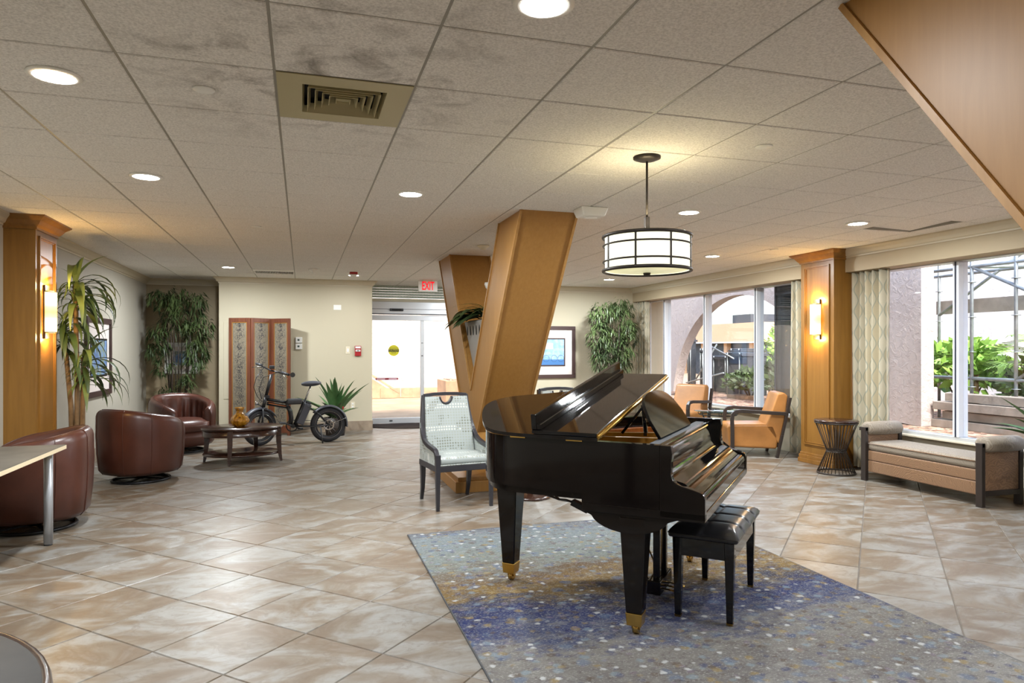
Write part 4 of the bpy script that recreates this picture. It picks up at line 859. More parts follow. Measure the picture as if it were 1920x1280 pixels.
# daybed bench under the right window
db = thing('daybed_bench', 'upholstered daybed bench with rolled ends below the right window', 'bench', (6.16, 5.42, 0))
LX, LY = .235, .675
for sx in (-1,1):
    for sy in (-1,1): MB().box(sx*LX-.022,sx*LX+.022,sy*LY-.032,sy*LY+.032,0,.585).build('post', M['dkbrown'], db, bevel=.004)
for sy in (-1,1):
    MB().box(-LX+.022,LX-.022,sy*LY-.03,sy*LY+.03,.10,.145).build('end_rail', M['dkbrown'], db, bevel=.003); MB().box(-LX+.022,LX-.022,sy*LY-.018,sy*LY+.018,.145,.54).build('end_panel', M['daybed'], db, bevel=.006)
    for sx in (-1,1): MB().box(sx*LX-.018,sx*LX+.018,sy*(LY+.0)-.032,sy*LY+.032+.03*sy,.545,.584).build('arm_cap', M['dkbrown'], db, bevel=.004) if sx < 0 else None
    MB().lathe([(.001,-.225),(.05,-.225),(.072,-.20),(.075,0),(.072,.20),(.05,.225),(.001,.225)], n=24, sy=1.25).xf(Matrix.Rotation(R(90),4,'Y')).build('end_bolster', M['daybed_top'], db, loc=(0.01,sy*LY,.57))
MB().box(-.225,.225,-LY+.033,LY-.033,.10,.225).build('base_lower', M['daybed'], db, bevel=.012, seg=3); MB().box(-.225,.225,-LY+.033,LY-.033,.226,.335).build('base_upper', M['daybed'], db, bevel=.014, seg=3)
MB().box(-.23,.225,-LY+.034,LY-.034,.336,.435).build('seat_cushion', M['daybed_top'], db, bevel=.035, seg=4); MB().tube([(-.232,-LY+.05,.412),(-.232,LY-.05,.412)], .005, 6).build('welt', M['daybed'], db)

# ------------------------------------------------------------------ coffee table, vase, desks
CT = (-.735, 9.46)
ct = thing('oval_coffee_table', 'dark wood oval coffee table with a lower shelf before the bicycle', 'table', (CT[0], CT[1], 0), R(8))
MB().lathe([(.001,.425),(.97,.425),(1.0,.437),(.985,.45),(.001,.45)], n=56, sx=.50, sy=.40).build('top', M['espresso'], ct); MB().lathe([(.95,.345),(.95,.425),(.91,.425),(.91,.345),(.95,.345)], caps=False, n=56, sx=.50, sy=.40).build('apron', M['espresso'], ct); MB().lathe([(.001,.10),(.93,.10),(.945,.112),(.93,.124),(.001,.124)], n=56, sx=.50, sy=.40).build('lower_shelf', M['espresso'], ct)
for (dx, dy) in ((-.432,.10),(-.17,-.345),(.44,-.16),(.19,.34)):
    MB().tube([(dx*1.04,dy*1.04,0),(dx,dy,.10),(dx*.97,dy*.97,.25),(dx*.97,dy*.97,.425)], [.014,.022,.029,.031], 4, square=True).build('leg', M['espresso'], ct)
vz = MB().lathe([(.001,.0),(.055,.0),(.085,.02),(.115,.06),(.12,.085),(.10,.125),(.06,.155),(.042,.185),(.046,.215),(.066,.245),(.060,.246),(.038,.19),(.001,.17)], n=40); 
for i, v in enumerate(vz.v):
    a = math.atan2(v[1], v[0]); k = 1+.035*math.cos(a*10+v[2]*20); vz.v[i] = (v[0]*k, v[1]*k, v[2])
vo = vz.build('amber_vase', M['amber'], loc=(-.765,9.42,.4505)); tag(vo, 'ribbed amber glass vase on the oval coffee table', 'vase')
dkk = thing('grey_desk', 'grey-topped desk corner with steel leg at the left edge', 'desk', (-1.69, 5.90, 0))
MB().box(-.84,0,-2.0,0,.70,.703).build('underside', M['desk_edge'], dkk); MB().box(-.84,0,-2.0,0,.703,.727).build('edge_band', M['desk_edge'], dkk); MB().box(-.838,-.002,-1.998,-.002,.727,.731).build('top', M['desk_top'], dkk)
for p in ((-.10,-.06),(-.76,-.06),(-.10,-1.9),(-.76,-1.9)): l = MB().cyl((p[0],p[1],.012),(p[0],p[1],.70),.030,24).build('leg', M['steel'], dkk); MB().cyl((p[0],p[1],0),(p[0],p[1],.012),.027,20).build('foot', M['dkgrey'], l)
# round dark table by the lower left corner: rim passes the three measured points
rt = thing('round_dark_table', 'glossy dark round table cut by the lower left corner', 'table', (-1.16, 1.49, 0))
MB().lathe([(.001,.725),(.66,.725),(.675,.738),(.66,.75),(.001,.75)], n=64).build('top', M['darktop'], rt); MB().tube([(.668*math.cos(2*PI*k/64),.668*math.sin(2*PI*k/64),.738) for k in range(64)], .013, 8, closed=True).build('rim_band', M['espresso'], rt); MB().lathe([(.05,.03),(.045,.725)], n=20).build('column', M['blackmetal'], rt); MB().lathe([(.001,0),(.28,0),(.28,.015),(.06,.035),(.001,.035)], n=36).build('foot', M['blackmetal'], rt)

# ------------------------------------------------------------------ plants
def strap(L, w, e0, droop, n=9, fold=.25, tip=.5, base=.45):
    # ribbon leaf growing from the origin along +x with elevation e0 (deg) bending down by droop (deg)
    m = MB(); p = Vector((0,0,0)); rows = []; a = R(e0)
    for i in range(n+1):
        s = i/n; k = (base+(1-base)*min(1,s/.35)) * (1 if s < tip else max(.0, (1-(s-tip)/(1-tip)))**.8); ww = w/2*max(k,.02)
        nx, nz = -math.sin(a), math.cos(a)
        rows.append([(p.x+nx*fold*ww, -ww, p.z+nz*fold*ww), (p.x,0,p.z), (p.x+nx*fold*ww, ww, p.z+nz*fold*ww)])
        a -= R(droop)/n; p = p + Vector((math.cos(a),0,math.sin(a)))*L/n
    v = [q for r_ in rows for q in r_]; f = []
    for i in range(n): f += [(i*3,i*3+1,i*3+4,i*3+3),(i*3+1,i*3+2,i*3+5,i*3+4)]
    m.add(v, f, True); return m
def leaf_set(name, mat, specs):
    out = []
    for s in specs: me = strap(*s[:4], **(s[4] if len(s) > 4 else {})).mesh(name, False); me.materials.append(mat); out.append(me)
    return out
def put_leaf(me, parent, loc, az, name='leaf', roll=0, s=1.0):
    o = bpy.data.objects.new(name, me); COL.objects.link(o); o.parent = parent; o.location = loc; o.rotation_euler = (roll, 0, az); o.scale = (s,s,s); return o
def pot(parent, r0, r1, h, mat): MB().lathe([(.001,0),(r0,0),(r1,h),(r1-.02,h),(r1-.03,h-.04),(.001,h-.04)], n=32).build('pot', mat, parent); MB().lathe([(.001,h-.035),(r1-.032,h-.035)], n=24).build('soil', M['soil'], parent)

dc = thing('dracaena_plant', 'tall strap-leaved dracaena with bare trunks beside the left pillar', 'plant', (-2.26, 8.12, 0)); pot(dc, .13, .17, .30, M['pot_dark'])
ds = leaf_set('dracaena_leaf', M['leaf_mid'], [(.64,.062,70,150),(.58,.06,45,140),(.68,.062,80,185),(.54,.066,20,110),(.60,.064,0,80),(.48,.07,85,70)]) + leaf_set('dracaena_leaf', M['leaf_dk'], [(.62,.066,55,150),(.54,.066,-10,75),(.66,.06,62,165)])
crowns = [((.03,-.07,2.10),64,1.0),((-.10,.02,1.70),46,.95),((.10,-.05,1.36),46,.95)]
for (cx, cy, cz), n, s in crowns:
    for k in range(n):
        az = 2*PI*k/n*1.618*3 + rnd.uniform(-.3,.3); me = ds[rnd.randrange(len(ds))]
        sc_ = s*rnd.uniform(.75,1.1)
        if math.cos(az) < .12: sc_ *= .46       # the wall and pillar side stays short
        put_leaf(me, dc, (cx, cy, cz-.30+.34*k/n), az, s=sc_)
    base = (cx*.3+.02, cy*.4, .26); MB().tube([base, (cx*.6+.03, cy*.8, cz*.5), (cx, cy, cz)], [.028,.025,.022], 10).build('trunk', M['trunk'], dc)

ag_leaves = leaf_set('agave_leaf', M['leaf_agave'], [(.72,.13,78,22,dict(tip=.45,fold=.5)),(.74,.13,62,26,dict(tip=.45,fold=.5)),(.70,.125,45,26,dict(tip=.4,fold=.5)),(.62,.12,88,10,dict(tip=.4,fold=.5)),(.66,.13,34,30,dict(tip=.4,fold=.5))])
def agave(label, loc, n, potspec, zc, smin, smax, seed, avoid):
    q = random.Random(seed); t = thing('agave_plant', label, 'plant', loc); pot(t, *potspec)
    for k in range(n):
        az = k*2.399+q.uniform(-.2,.2); s_ = q.uniform(smin,smax)*(1-.42*max(0,math.cos(az-avoid)))
        put_leaf(ag_leaves[k % 5], t, (.03*math.cos(k*2.4), .03*math.sin(k*2.4), zc), az, s=s_)
    return t
agave('green sword-leaved agave behind the bicycle rear wheel', (.53,11.84,0), 34, (.15,.19,.30,M['pot_dark']), .28, .85, 1.1, 3, R(90))
agave('sword-leaved plant at the right edge beyond the daybed', (6.27,4.33,0), 22, (.13,.17,.62,M['pot_dark']), .60, .62, .78, 5, R(0))

def bamboo(label, loc, blobs, canes, seed, potmat):
    q = random.Random(seed); t = thing('bamboo_plant', label, 'plant', loc); pot(t, .15, .19, .32, potmat)
    for k in range(canes):
        a = q.uniform(0, 2*PI); r0, r1 = q.uniform(.02,.12), q.uniform(.05,.26); z = q.uniform(1.7,2.3)
        MB().tube([(r0*math.cos(a),r0*math.sin(a),.28),((r0+r1)/2*math.cos(a),(r0+r1)/2*math.sin(a),z*.55),(r1*math.cos(a+.2),r1*math.sin(a+.2)*.7,z)], [.011,.010,.005], 6).build('cane', M['cane'], t)
    m = MB()
    for (bx, by, bz, rx, rz, n) in blobs:
        for _ in range(n):
            while True:
                u, v, w = q.uniform(-1,1), q.uniform(-1,1), q.uniform(-1,1)
                if u*u+v*v+w*w <= 1: break
            c = Vector((bx+u*rx, by+v*rx*.6, bz+w*rz)); out = math.atan2(v, u)
            for _l in range(9):
                L = q.uniform(.11,.19); wd_ = q.uniform(.018,.026); az = out+q.uniform(-1.5,1.5); el = q.uniform(-1.25,.15)
                d = Vector((math.cos(az)*math.cos(el), math.sin(az)*math.cos(el), math.sin(el))); s_ = d.cross(Vector((0,0,1))).normalized()*wd_/2; e2 = d + Vector((0,0,-.35)); c0 = c + Vector((q.uniform(-.04,.04),q.uniform(-.04,.04),q.uniform(-.05,.05)))
                if loc[0]+c0.x+d.x*L < XL+.06 or loc[1]+c0.y+abs(d.y)*L > (13.0 if loc[0] < 0 else 12.36) or (loc[0] < 0 and loc[0]+c0.x+abs(d.x)*L > -1.37 and loc[1]+c0.y > 12.2): continue
                m.add([c0, c0+d*L*.45-s_, c0+d*L*.45+s_, c0+d*L*.45+e2*L*.55], [(0,1,2),(1,3,2)])
    f = m.build('foliage', M['bamboo_leaf'], t, recalc=False); f['kind'] = 'stuff'; return t
bamboo('artificial bamboo with dark canes in the taupe alcove on the left', (-1.98,12.48,0), [(-.10,0,2.28,.34,.16,42),(.18,0,2.22,.30,.20,40),(-.30,0,1.60,.18,.28,44),(.30,0,1.78,.24,.30,56),(.0,0,1.95,.30,.20,34),(.32,0,1.35,.20,.22,36),(-.22,0,1.18,.14,.16,14),(.16,0,.95,.12,.18,16),(-.14,0,.78,.14,.14,10)], 11, 11, M['basket'])
bamboo('artificial bamboo in front of the far curtain at the right end of the back wall', (5.58,11.75,0), [(-.18,0,2.10,.30,.22,60),(.14,0,2.20,.26,.18,50),(.28,0,1.78,.22,.30,60),(-.28,0,1.72,.22,.28,56),(.0,0,1.65,.28,.30,60),(-.22,0,1.30,.22,.26,46),(.22,0,1.28,.22,.28,50),(.0,0,.98,.26,.24,40)], 10, 23, M['basket'])
# plants in the V planter
vp = thing('mixed_foliage', 'green foliage with a white flower growing in the grey V planter', 'plant', (2.06, 7.45, 1.775))
br = leaf_set('broad_leaf', M['leaf_dk'], [(.34,.12,25,70,dict(tip=.5,fold=.2,base=.2)),(.30,.10,45,90,dict(tip=.5,fold=.2,base=.2)),(.36,.11,8,50,dict(tip=.5,fold=.2,base=.2))]); gr = leaf_set('grass_blade', M['leaf_mid'], [(.55,.022,65,95),(.5,.02,50,85)])
for k in range(24): put_leaf(br[k % 3], vp, (-.09+rnd.uniform(-.06,.06), .12+rnd.uniform(-.2,.2), rnd.uniform(0,.06)), rnd.uniform(R(140),R(222)), s=rnd.uniform(.9,1.35))
for k in range(18): put_leaf(gr[k % 2], vp, (rnd.uniform(-.1,.1), -.12+rnd.uniform(-.12,.12), .0), PI+rnd.uniform(-.7,.5), s=rnd.uniform(.6,1.0), name='grass_blade')
MB().tube([(-.05,-.12,0),(-.08,-.14,.2),(-.10,-.15,.33)], .005, 6).build('stem', M['leaf_dk'], vp); MB().lathe([(.004,-.03),(.03,-.01),(.045,.03),(.04,.05),(.02,.03),(.004,0)], n=14).build('white_flower', M['white_plastic'], vp, loc=(-.10,-.15,.35))

# ------------------------------------------------------------------ curtains
def curtain(name, label, y0, y1, x, waves, amp=.05, z0=.03, z1=2.37):
    n = waves*10; m = MB(); nv = 12; vs_ = []; uvs = []; arc = 0; last = None
    rowu = []
    for i in range(n+1):
        s = i/n; p = (x+amp*math.sin(2*PI*waves*s), y0+(y1-y0)*s); arc += 0 if last is None else math.hypot(p[0]-last[0], p[1]-last[1]); last = p; rowu.append((p, arc))
    for j in range(nv+1):
        v = j/nv; z = z0+(z1-z0)*v
        for i, (p, a) in enumerate(rowu): k = 1+.35*(1-v)*math.sin(i*.9); vs_.append((x+(p[0]-x)*k, p[1]+.012*math.sin(i*.37+v*3), z)); uvs.append((a, z))
    w = n+1; f = [(j*w+i, j*w+i+1, (j+1)*w+i+1, (j+1)*w+i) for j in range(nv) for i in range(n)]
    m.add(vs_, f, True); me = m.mesh(name, False); ul = me.uv_layers.new(name='UVMap')
    for l in me.loops: ul.data[l.index].uv = uvs[l.vertex_index]
    o = mobj(name, me, M['curtain'], solid=.004); tag(o, label, 'curtain', 'patterned window curtains'); return o
curtain('window_curtain', 'patterned curtain beside the right pillar, daybed side', 6.27, 6.76, 6.42, 5); curtain('window_curtain', 'patterned curtain on the far side of the right pillar by the tan armchair', 7.44, 7.86, 6.42, 4); curtain('window_curtain', 'patterned curtain behind the right bamboo in the far corner', 11.95, 12.36, 6.42, 4)

# ------------------------------------------------------------------ pictures and wall devices
pc = thing('framed_print', 'dark framed blue abstract print with wide mat on the back wall', 'picture', (4.57, YB-.001, 1.378))
MB().box(-.5,.5,-.03,0,.43,.50).build('frame_rail', M['frame_dark'], pc, bevel=.003); MB().box(-.5,.5,-.03,0,-.50,-.43).build('frame_rail', M['frame_dark'], pc, bevel=.003); MB().box(-.5,-.43,-.03,0,-.43,.43).build('frame_stile', M['frame_dark'], pc, bevel=.003); MB().box(.43,.5,-.03,0,-.43,.43).build('frame_stile', M['frame_dark'], pc, bevel=.003)
MB().box(-.43,.43,-.012,-.002,-.43,.43).build('mat_board', M['mat_board'], pc); MB().box(-.29,.29,-.018,-.012,-.27,.27).build('inner_frame', M['frame_dark'], pc); pr = MB().box(-.265,.265,-.020,-.018,-.245,.245).build('print', M['art_blue'], pc)
MB().box(-.265,.265,-.0212,-.0202,-.245,-.14).build('print_band', plain('print_deep_blue', srgb(70,120,176), .6), pr); MB().box(-.14,.04,-.0212,-.0202,.06,.17).build('print_patch', M['mat_board'], pr)
for cx in (-.10,.06,.20): MB().tube([(cx+.062*math.cos(2*PI*k/28), -.0215, -.12+.062*math.sin(2*PI*k/28)) for k in range(28)], .003, 5, closed=True).build('print_circle', plain('print_line_blue', srgb(60,84,120), .6), pr)
pc = thing('framed_print', 'dark framed print of blue and green shapes on the left wall behind the dracaena', 'picture', (XL+.001, 10.135, 1.34), R(90))
MB().box(-.57,.57,-.035,0,.44,.51).build('frame_rail', M['frame_dark'], pc, bevel=.003); MB().box(-.57,.57,-.035,0,-.51,-.44).build('frame_rail', M['frame_dark'], pc, bevel=.003); MB().box(-.57,-.50,-.035,0,-.44,.44).build('frame_stile', M['frame_dark'], pc, bevel=.003); MB().box(.50,.57,-.035,0,-.44,.44).build('frame_stile', M['frame_dark'], pc, bevel=.003)
MB().box(-.50,.50,-.012,-.002,-.44,.44).build('mat_board', M['mat_board'], pc); MB().box(-.38,.38,-.018,-.012,-.26,.24).build('inner_frame', M['blackmetal'], pc); MB().box(-.35,.35,-.020,-.018,-.235,.215).build('print', M['art_left'], pc)
pc = thing('white_framed_picture', 'white framed picture half hidden behind the alcove bamboo', 'picture', (-2.0, 13.049, 1.28)); MB().box(-.26,.26,-.03,0,-.27,.27).build('frame', M['white_plastic'], pc, bevel=.004); MB().box(-.19,.19,-.032,-.0305,-.20,.20).build('mat_board', M['mat_board'], pc); MB().box(-.12,.12,-.034,-.0325,-.12,.12).build('print', M['art_left'], pc)
def dev(name, label, cat, x0, x1, z0, z1, th, mat): 
    t = thing(name, label, cat, ((x0+x1)/2, YB, (z0+z1)/2)); w, h = (x1-x0)/2, (z1-z0)/2; MB().box(-w,w,-th,-.0005,-h,h).build('plate', mat, t, bevel=min(.006,th*.4)); return t
for z, lb in ((1.594,'upper of two white thermostats right of the folding screen'),(1.484,'lower of two white thermostats right of the folding screen')):
    t = dev('thermostat', lb, 'thermostat', -.11,.0,z-.05,z+.05,.028,M['white_plastic']); MB().box(-.022,.012,-.0295,-.0283,-.014,.018).build('display', M['screen'], t); MB().box(.024,.034,-.0295,-.0283,-.006,.008).build('button', M['cream_plastic'], t)
dev('blank_wall_plate', 'small blank white plate high on the cream back wall', 'wall plate', .525,.655,2.125,2.212,.006,M['white_plastic'])
t = dev('light_switch', 'cream light switch plate left of the red fire pull station', 'switch', .731,.804,1.352,1.484,.007,M['cream_plastic']); MB().box(-.014,.014,-.012,-.007,-.03,.03).build('rocker', M['white_plastic'], t, bevel=.002)
t = dev('fire_pull_station', 'red and white fire alarm pull station near the wall end', 'fire alarm', .887,.997,1.318,1.495,.03,M['red_plastic']); MB().box(-.045,.045,-.034,-.0302,.045,.078).build('white_band', M['white_plastic'], t); MB().box(-.04,.04,-.040,-.0302,-.012,.022).build('pull_handle', M['white_plastic'], t, bevel=.003); MB().box(-.025,.025,-.042,-.0402,-.002,.012).build('handle_slot', M['ink'], t)
t = dev('wall_outlet', 'cream wall outlet beside the agave near the baseboard', 'outlet', .812,.892,.385,.51,.007,M['cream_plastic'])
for z in (-.026,.026): MB().box(-.016,.016,-.010,-.007,z-.014,z+.014).build('socket', M['white_plastic'], t, bevel=.002)
t = dev('access_panel', 'thin cream access panel in the back wall left of the folding screen', 'panel', -1.255,-.80,.60,1.90,.008,M['wall'])
# folding screen
fs_ = thing('folding_screen', 'three-panel mahogany folding screen with dark patterned fabric', 'screen', (0,0,0)); pts = [(-1.15,12.12),(-.805,11.96),(-.495,12.22),(-.184,12.0)]
for k in range(3):
    a, b = Vector(pts[k]), Vector(pts[k+1]); L = (b-a).length-.008; mid = (a+b)/2; p = bpy.data.objects.new('panel', None); COL.objects.link(p); p.parent = fs_; p.location = (mid.x, mid.y, 0); p.rotation_euler = (0,0,math.atan2(b.y-a.y, b.x-a.x)); h = L/2; fw = .055
    MB().box(-h,-h+fw,-.012,.012,.0,1.95).build('stile', M['mahogany'], p, bevel=.003); MB().box(h-fw,h,-.012,.012,0,1.95).build('stile', M['mahogany'], p, bevel=.003); MB().box(-h+fw,h-fw,-.012,.012,1.88,1.95).build('top_rail', M['mahogany'], p, bevel=.003); MB().box(-h+fw,h-fw,-.012,.012,.04,.16).build('bottom_rail', M['mahogany'], p, bevel=.003)
    MB().box(-h+fw,h-fw,-.004,.004,.16,1.88).build('fabric', M['damask'], p)
    for (x0, x1, z0, z1) in ((-h+fw,-h+fw+.012,.16,1.88),(h-fw-.012,h-fw,.16,1.88),(-h+fw+.012,h-fw-.012,1.868,1.88),(-h+fw+.012,h-fw-.012,.16,.172)): MB().box(x0,x1,-.009,-.0042,z0,z1).build('bead', M['oak_trim'], p)

# ------------------------------------------------------------------ electric folding bicycle
bk_ = thing('folding_bicycle', 'black fat-tyre electric folding bicycle parked before the folding screen', 'bicycle', (.384, 11.02, 0), R(189.4)); RW = .272
def wheel(name, hx_, yaw, rotor):
    w = bpy.data.objects.new(name, None); COL.objects.link(w); w.parent = bk_; w.location = (hx_, 0, RW); w.rotation_euler = (0,0,yaw)
    cir = lambda r_, y=0, n=44: [(r_*math.cos(2*PI*k/n), y, r_*math.sin(2*PI*k/n)) for k in range(n)]
    MB().tube(cir(.224), .047, 12, closed=True, sx=1, sy=1).build('tyre', M['tyre'], w); MB().tube(cir(.185), .016, 8, closed=True, sy=1.5).build('rim', M['bikeframe'], w); MB().tube(cir(.205,.045), .002, 5, closed=True).build('sidewall_line', M['chrome'], w)
    MB().cyl((0,-.05,0),(0,.05,0),.055 if rotor else .028,20).build('hub', M['bikeframe'], w)
    for k in range(16):
        a = 2*PI*k/16; b = a+(.35 if k % 2 else -.35); s_ = .03 if k % 4 < 2 else -.03; MB().cyl((.045*math.cos(b),s_,.045*math.sin(b)),(.18*math.cos(a),0,.18*math.sin(a)),.0022,5).build('spoke', M['chrome'], w)
    if rotor:
        r_ = MB().tube(cir(.072,.062,30), .011, 6, closed=True, sx=1, sy=.12).build('brake_disc', M['chrome'], w)
        for k in range(6): a = 2*PI*k/6; MB().bar((.02*math.cos(a),.062,.02*math.sin(a)),(.066*math.cos(a+.3),.062,.066*math.sin(a+.3)),.008,.003,(0,1,0)).build('disc_arm', M['chrome'], w)
    return w
wheel('rear_wheel', 0, 0, True); FX, ST = 1.0, R(24); wheel('front_wheel', FX, ST, True)
def bt(name, mat, pts, r_, n=10, **kw): return MB().tube(pts, r_, n, **kw).build(name, mat, bk_)
bt('upper_tube', M['bikeframe'], [(.90,0,.69),(.62,0,.635)], .022); bt('lower_tube', M['bikeframe'], [(.90,0,.63),(.60,0,.565)], .027); bt('orange_stripe', M['orange'], [(.88,.021,.632),(.63,.021,.578)], .006)
MB().box(.58,.63,-.025,.025,.55,.655).build('fold_hinge', M['bikeframe'], bk_, bevel=.008); bt('down_tube', M['bikeframe'], [(.60,0,.57),(.565,0,.50),(.55,0,.40),(.56,0,.30)], .034); bt('seat_tube', M['bikeframe'], [(.50,0,.27),(.345,0,.66)], .032)
MB().bar((.43,0,.30),(.30,0,.60),.085,.11,(1,0,0)).build('battery', M['fender'], bk_, bevel=.012, seg=3); MB().bar((.30,0,.60),(.285,0,.635),.06,.07,(1,0,0)).build('battery_cap', M['dkgrey'], bk_, bevel=.006)
bt('seat_post', M['chrome'], [(.345,0,.66),(.265,0,.87)], .013)
def sad(u, v): a = v*2*PI; x = .40-.29*u; w = .028+.062*min(1,max(0,(u-.25)/.6))**1.3; k = math.sin(PI*min(max(u,.02),.98))**.35; return (x, w*k*math.cos(a), .905+.012*u+.042*k*math.sin(a))
MB().grid(sad, 18, 17).build('saddle', M['fender'], bk_)
MB().box(.39,.62,-.045,.045,.60,.69).build('tube_bag', M['dkgrey'], bk_, bevel=.03, seg=4)
for s in (-1,1):
    bt('seat_stay', M['bikeframe'], [(.345,s*.03,.60),(.12,s*.065,.42),(0,s*.075,RW)], .009); bt('chain_stay', M['bikeframe'], [(.50,s*.03,.27),(.25,s*.06,.255),(0,s*.075,RW)], .011)
    bt('fork_blade', M['bikeframe'], [(.955,s*.062*math.cos(ST),.55),(FX-s*.065*math.sin(ST),s*.068*math.cos(ST),RW)], .015)
bt('fork_crown', M['bikeframe'], [(.955+.03,-.07,.55),(.955-.03,.07,.55)], .018); bt('head_tube', M['bikeframe'], [(.955,0,.55),(.915,0,.72)], .026); bt('stem', M['bikeframe'], [(.915,0,.72),(.835,0,1.06)], .024); MB().box(.86,.93,-.03,.03,.70,.75).build('stem_hinge', M['bikeframe'], bk_, bevel=.008)
def fen(name, cx, a0, a1, yaw):
    n = 22; m = MB(); v = []; rf = .296
    for k in range(n+1):
        a = a0+(a1-a0)*k/n
        for (yy, dr) in ((-.06,-.02),(-.04,0),(0,.008),(.04,0),(.06,-.02)): r_ = rf+dr; X_, Y_ = r_*math.cos(a), yy; v.append((cx+X_*math.cos(yaw)-Y_*math.sin(yaw), X_*math.sin(yaw)+Y_*math.cos(yaw), RW+r_*math.sin(a)))
    m.add(v, [(k*5+i,k*5+i+1,(k+1)*5+i+1,(k+1)*5+i) for k in range(n) for i in range(4)], True); m.build(name, M['fender'], bk_, solid=.004)
fen('rear_fender', 0, R(40), R(190), 0); fen('front_fender', FX, R(-5), R(150), ST)
bt('fender_stay', M['chrome'], [(0,.07,RW),(-.275,.06,RW+.10)], .003, 6); bt('kickstand', M['bikeframe'], [(.13,.075,.25),(.115,.12,.10),(.11,.15,.004)], .011)
MB().tube([(.53+.085*math.cos(2*PI*k/28),-.055,.275+.085*math.sin(2*PI*k/28)) for k in range(28)], .009, 6, closed=True).build('chainring', M['bikeframe'], bk_); bt('bottom_bracket', M['bikeframe'], [(.53,-.06,.275),(.53,.06,.275)], .03)
bt('crank', M['bikeframe'], [(.53,.07,.275),(.67,.08,.335)], .010); MB().box(.65,.73,.085,.17,.325,.35).build('pedal', M['dkgrey'], bk_, bevel=.004); bt('crank', M['bikeframe'], [(.53,-.07,.275),(.40,-.08,.215)], .010); MB().box(.36,.44,-.17,-.085,.205,.23).build('pedal', M['dkgrey'], bk_, bevel=.004)
bt('chain', M['dkgrey'], [(.53,-.055,.36),(.0,-.055,.315)], .005, 6); bt('chain', M['dkgrey'], [(.53,-.055,.19),(.0,-.055,.24)], .005, 6)
H0, H1 = Vector((1.02,-.27,1.22)), Vector((.62,.25,1.06)); HM = (H0+H1)/2
bt('handlebar', M['bikeframe'], [H0, HM+Vector((.02,0,-.02)), H1], .012); dH = (H1-H0).normalized()
bt('grip', M['dkgrey'], [H0, H0+dH*.12], .018); bt('grip', M['dkgrey'], [H1-dH*.14, H1], .019); MB().cyl(H1+Vector((-.05,.03,.0)), H1+Vector((-.045,.045,.0)), .036, 20).build('mirror', M['dkgrey'], bk_); bt('mirror_arm', M['bikeframe'], [H1, H1+Vector((-.05,.03,0))], .006)
bt('brake_lever', M['chrome'], [H0+dH*.16, H0+Vector((.02,.05,-.05)), H0+Vector((.06,-.0,-.055))], .006); bt('brake_lever', M['chrome'], [H1-dH*.18, H1-dH*.08+Vector((0,.02,-.05)), H1+Vector((.02,.0,-.06))], .006); MB().cbox(tuple(HM+Vector((.01,.03,.03))), .07,.05,.05).build('display', M['dkgrey'], bk_, bevel=.01, seg=3)
bt('brake_cable', M['bikeframe'], [H0+dH*.18, (1.05,.02,1.02),(1.09,.05,.88),(1.04,.04,.74),(.97,.02,.66)], .005, 6); bt('brake_cable', M['bikeframe'], [H1-dH*.18, (.96,.08,1.02),(1.02,.09,.85),(.98,.05,.70)], .005, 6)
MB().lathe([(.001,0),(.022,.004),(.032,.03),(.034,.045),(.001,.048)], n=18).xf(Matrix.Rotation(R(90),4,'Y')).build('headlight', M['chrome'], bk_, loc=(1.02,.0,.64)); bt('headlight_bracket', M['bikeframe'], [(.955,0,.58),(1.03,0,.62)], .008)
MB().box(-.24,-.225,-.02,.02,.50,.54).build('tail_light', M['red_plastic'], bk_)

# ------------------------------------------------------------------ outdoors
GZ = .30
def ext(name, mb, mat, label, cat, **kw): return tag(mb.build(name, mat, **kw), label, cat)
ext('garden_bed', MB().box(7.0,13.0,-6,20.9,.0,GZ), M['mulch'], 'bark mulch garden bed outside the windows', 'garden bed')
ext('paved_ground', MB().box(-30,80,-40,90,-.3,-.15), M['ground'], 'pale paved ground beyond the garden bed and entrance', 'ground')
# arcade wall with the round arch
AX, AY, AR = 8.7, 12.4, 2.57
out = [(7.89,GZ+.001),(7.89,4.6),(18.0,4.6),(18.0,GZ+.001)] + [(AY+AR*math.cos(a), GZ+max(.001,-.30+AR*math.sin(a))) for a in [PI*k/40 for k in range(0,41)] if AR*math.sin(a) > .30]
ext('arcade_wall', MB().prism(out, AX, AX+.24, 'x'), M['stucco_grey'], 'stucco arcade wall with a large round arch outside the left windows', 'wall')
# far house seen through the arch
hs = thing('far_house', 'tan flat-roofed house with a roof unit seen through the arch', 'building', (24, 36, -.15))
MB().box(0,6,-4.4,4.5,0,1.92).build('lower_wall', M['dkmetal'], hs); MB().box(-.6,6,-4.8,5.0,1.92,3.02).build('fascia', M['stucco_tan'], hs); MB().box(.2,1.8,-2.9,-1.2,3.02,3.55).build('roof_unit', M['dkmetal'], hs)
for y in (-3.6,-1.2,1.2,3.6): MB().box(-.3,-.01,y-.15,y+.15,0,1.92).build('post', M['stucco_tan'], hs)
MB().box(-.68,-.61,-4.8,5.0,1.90,1.98).build('gutter', M['alu'], hs)
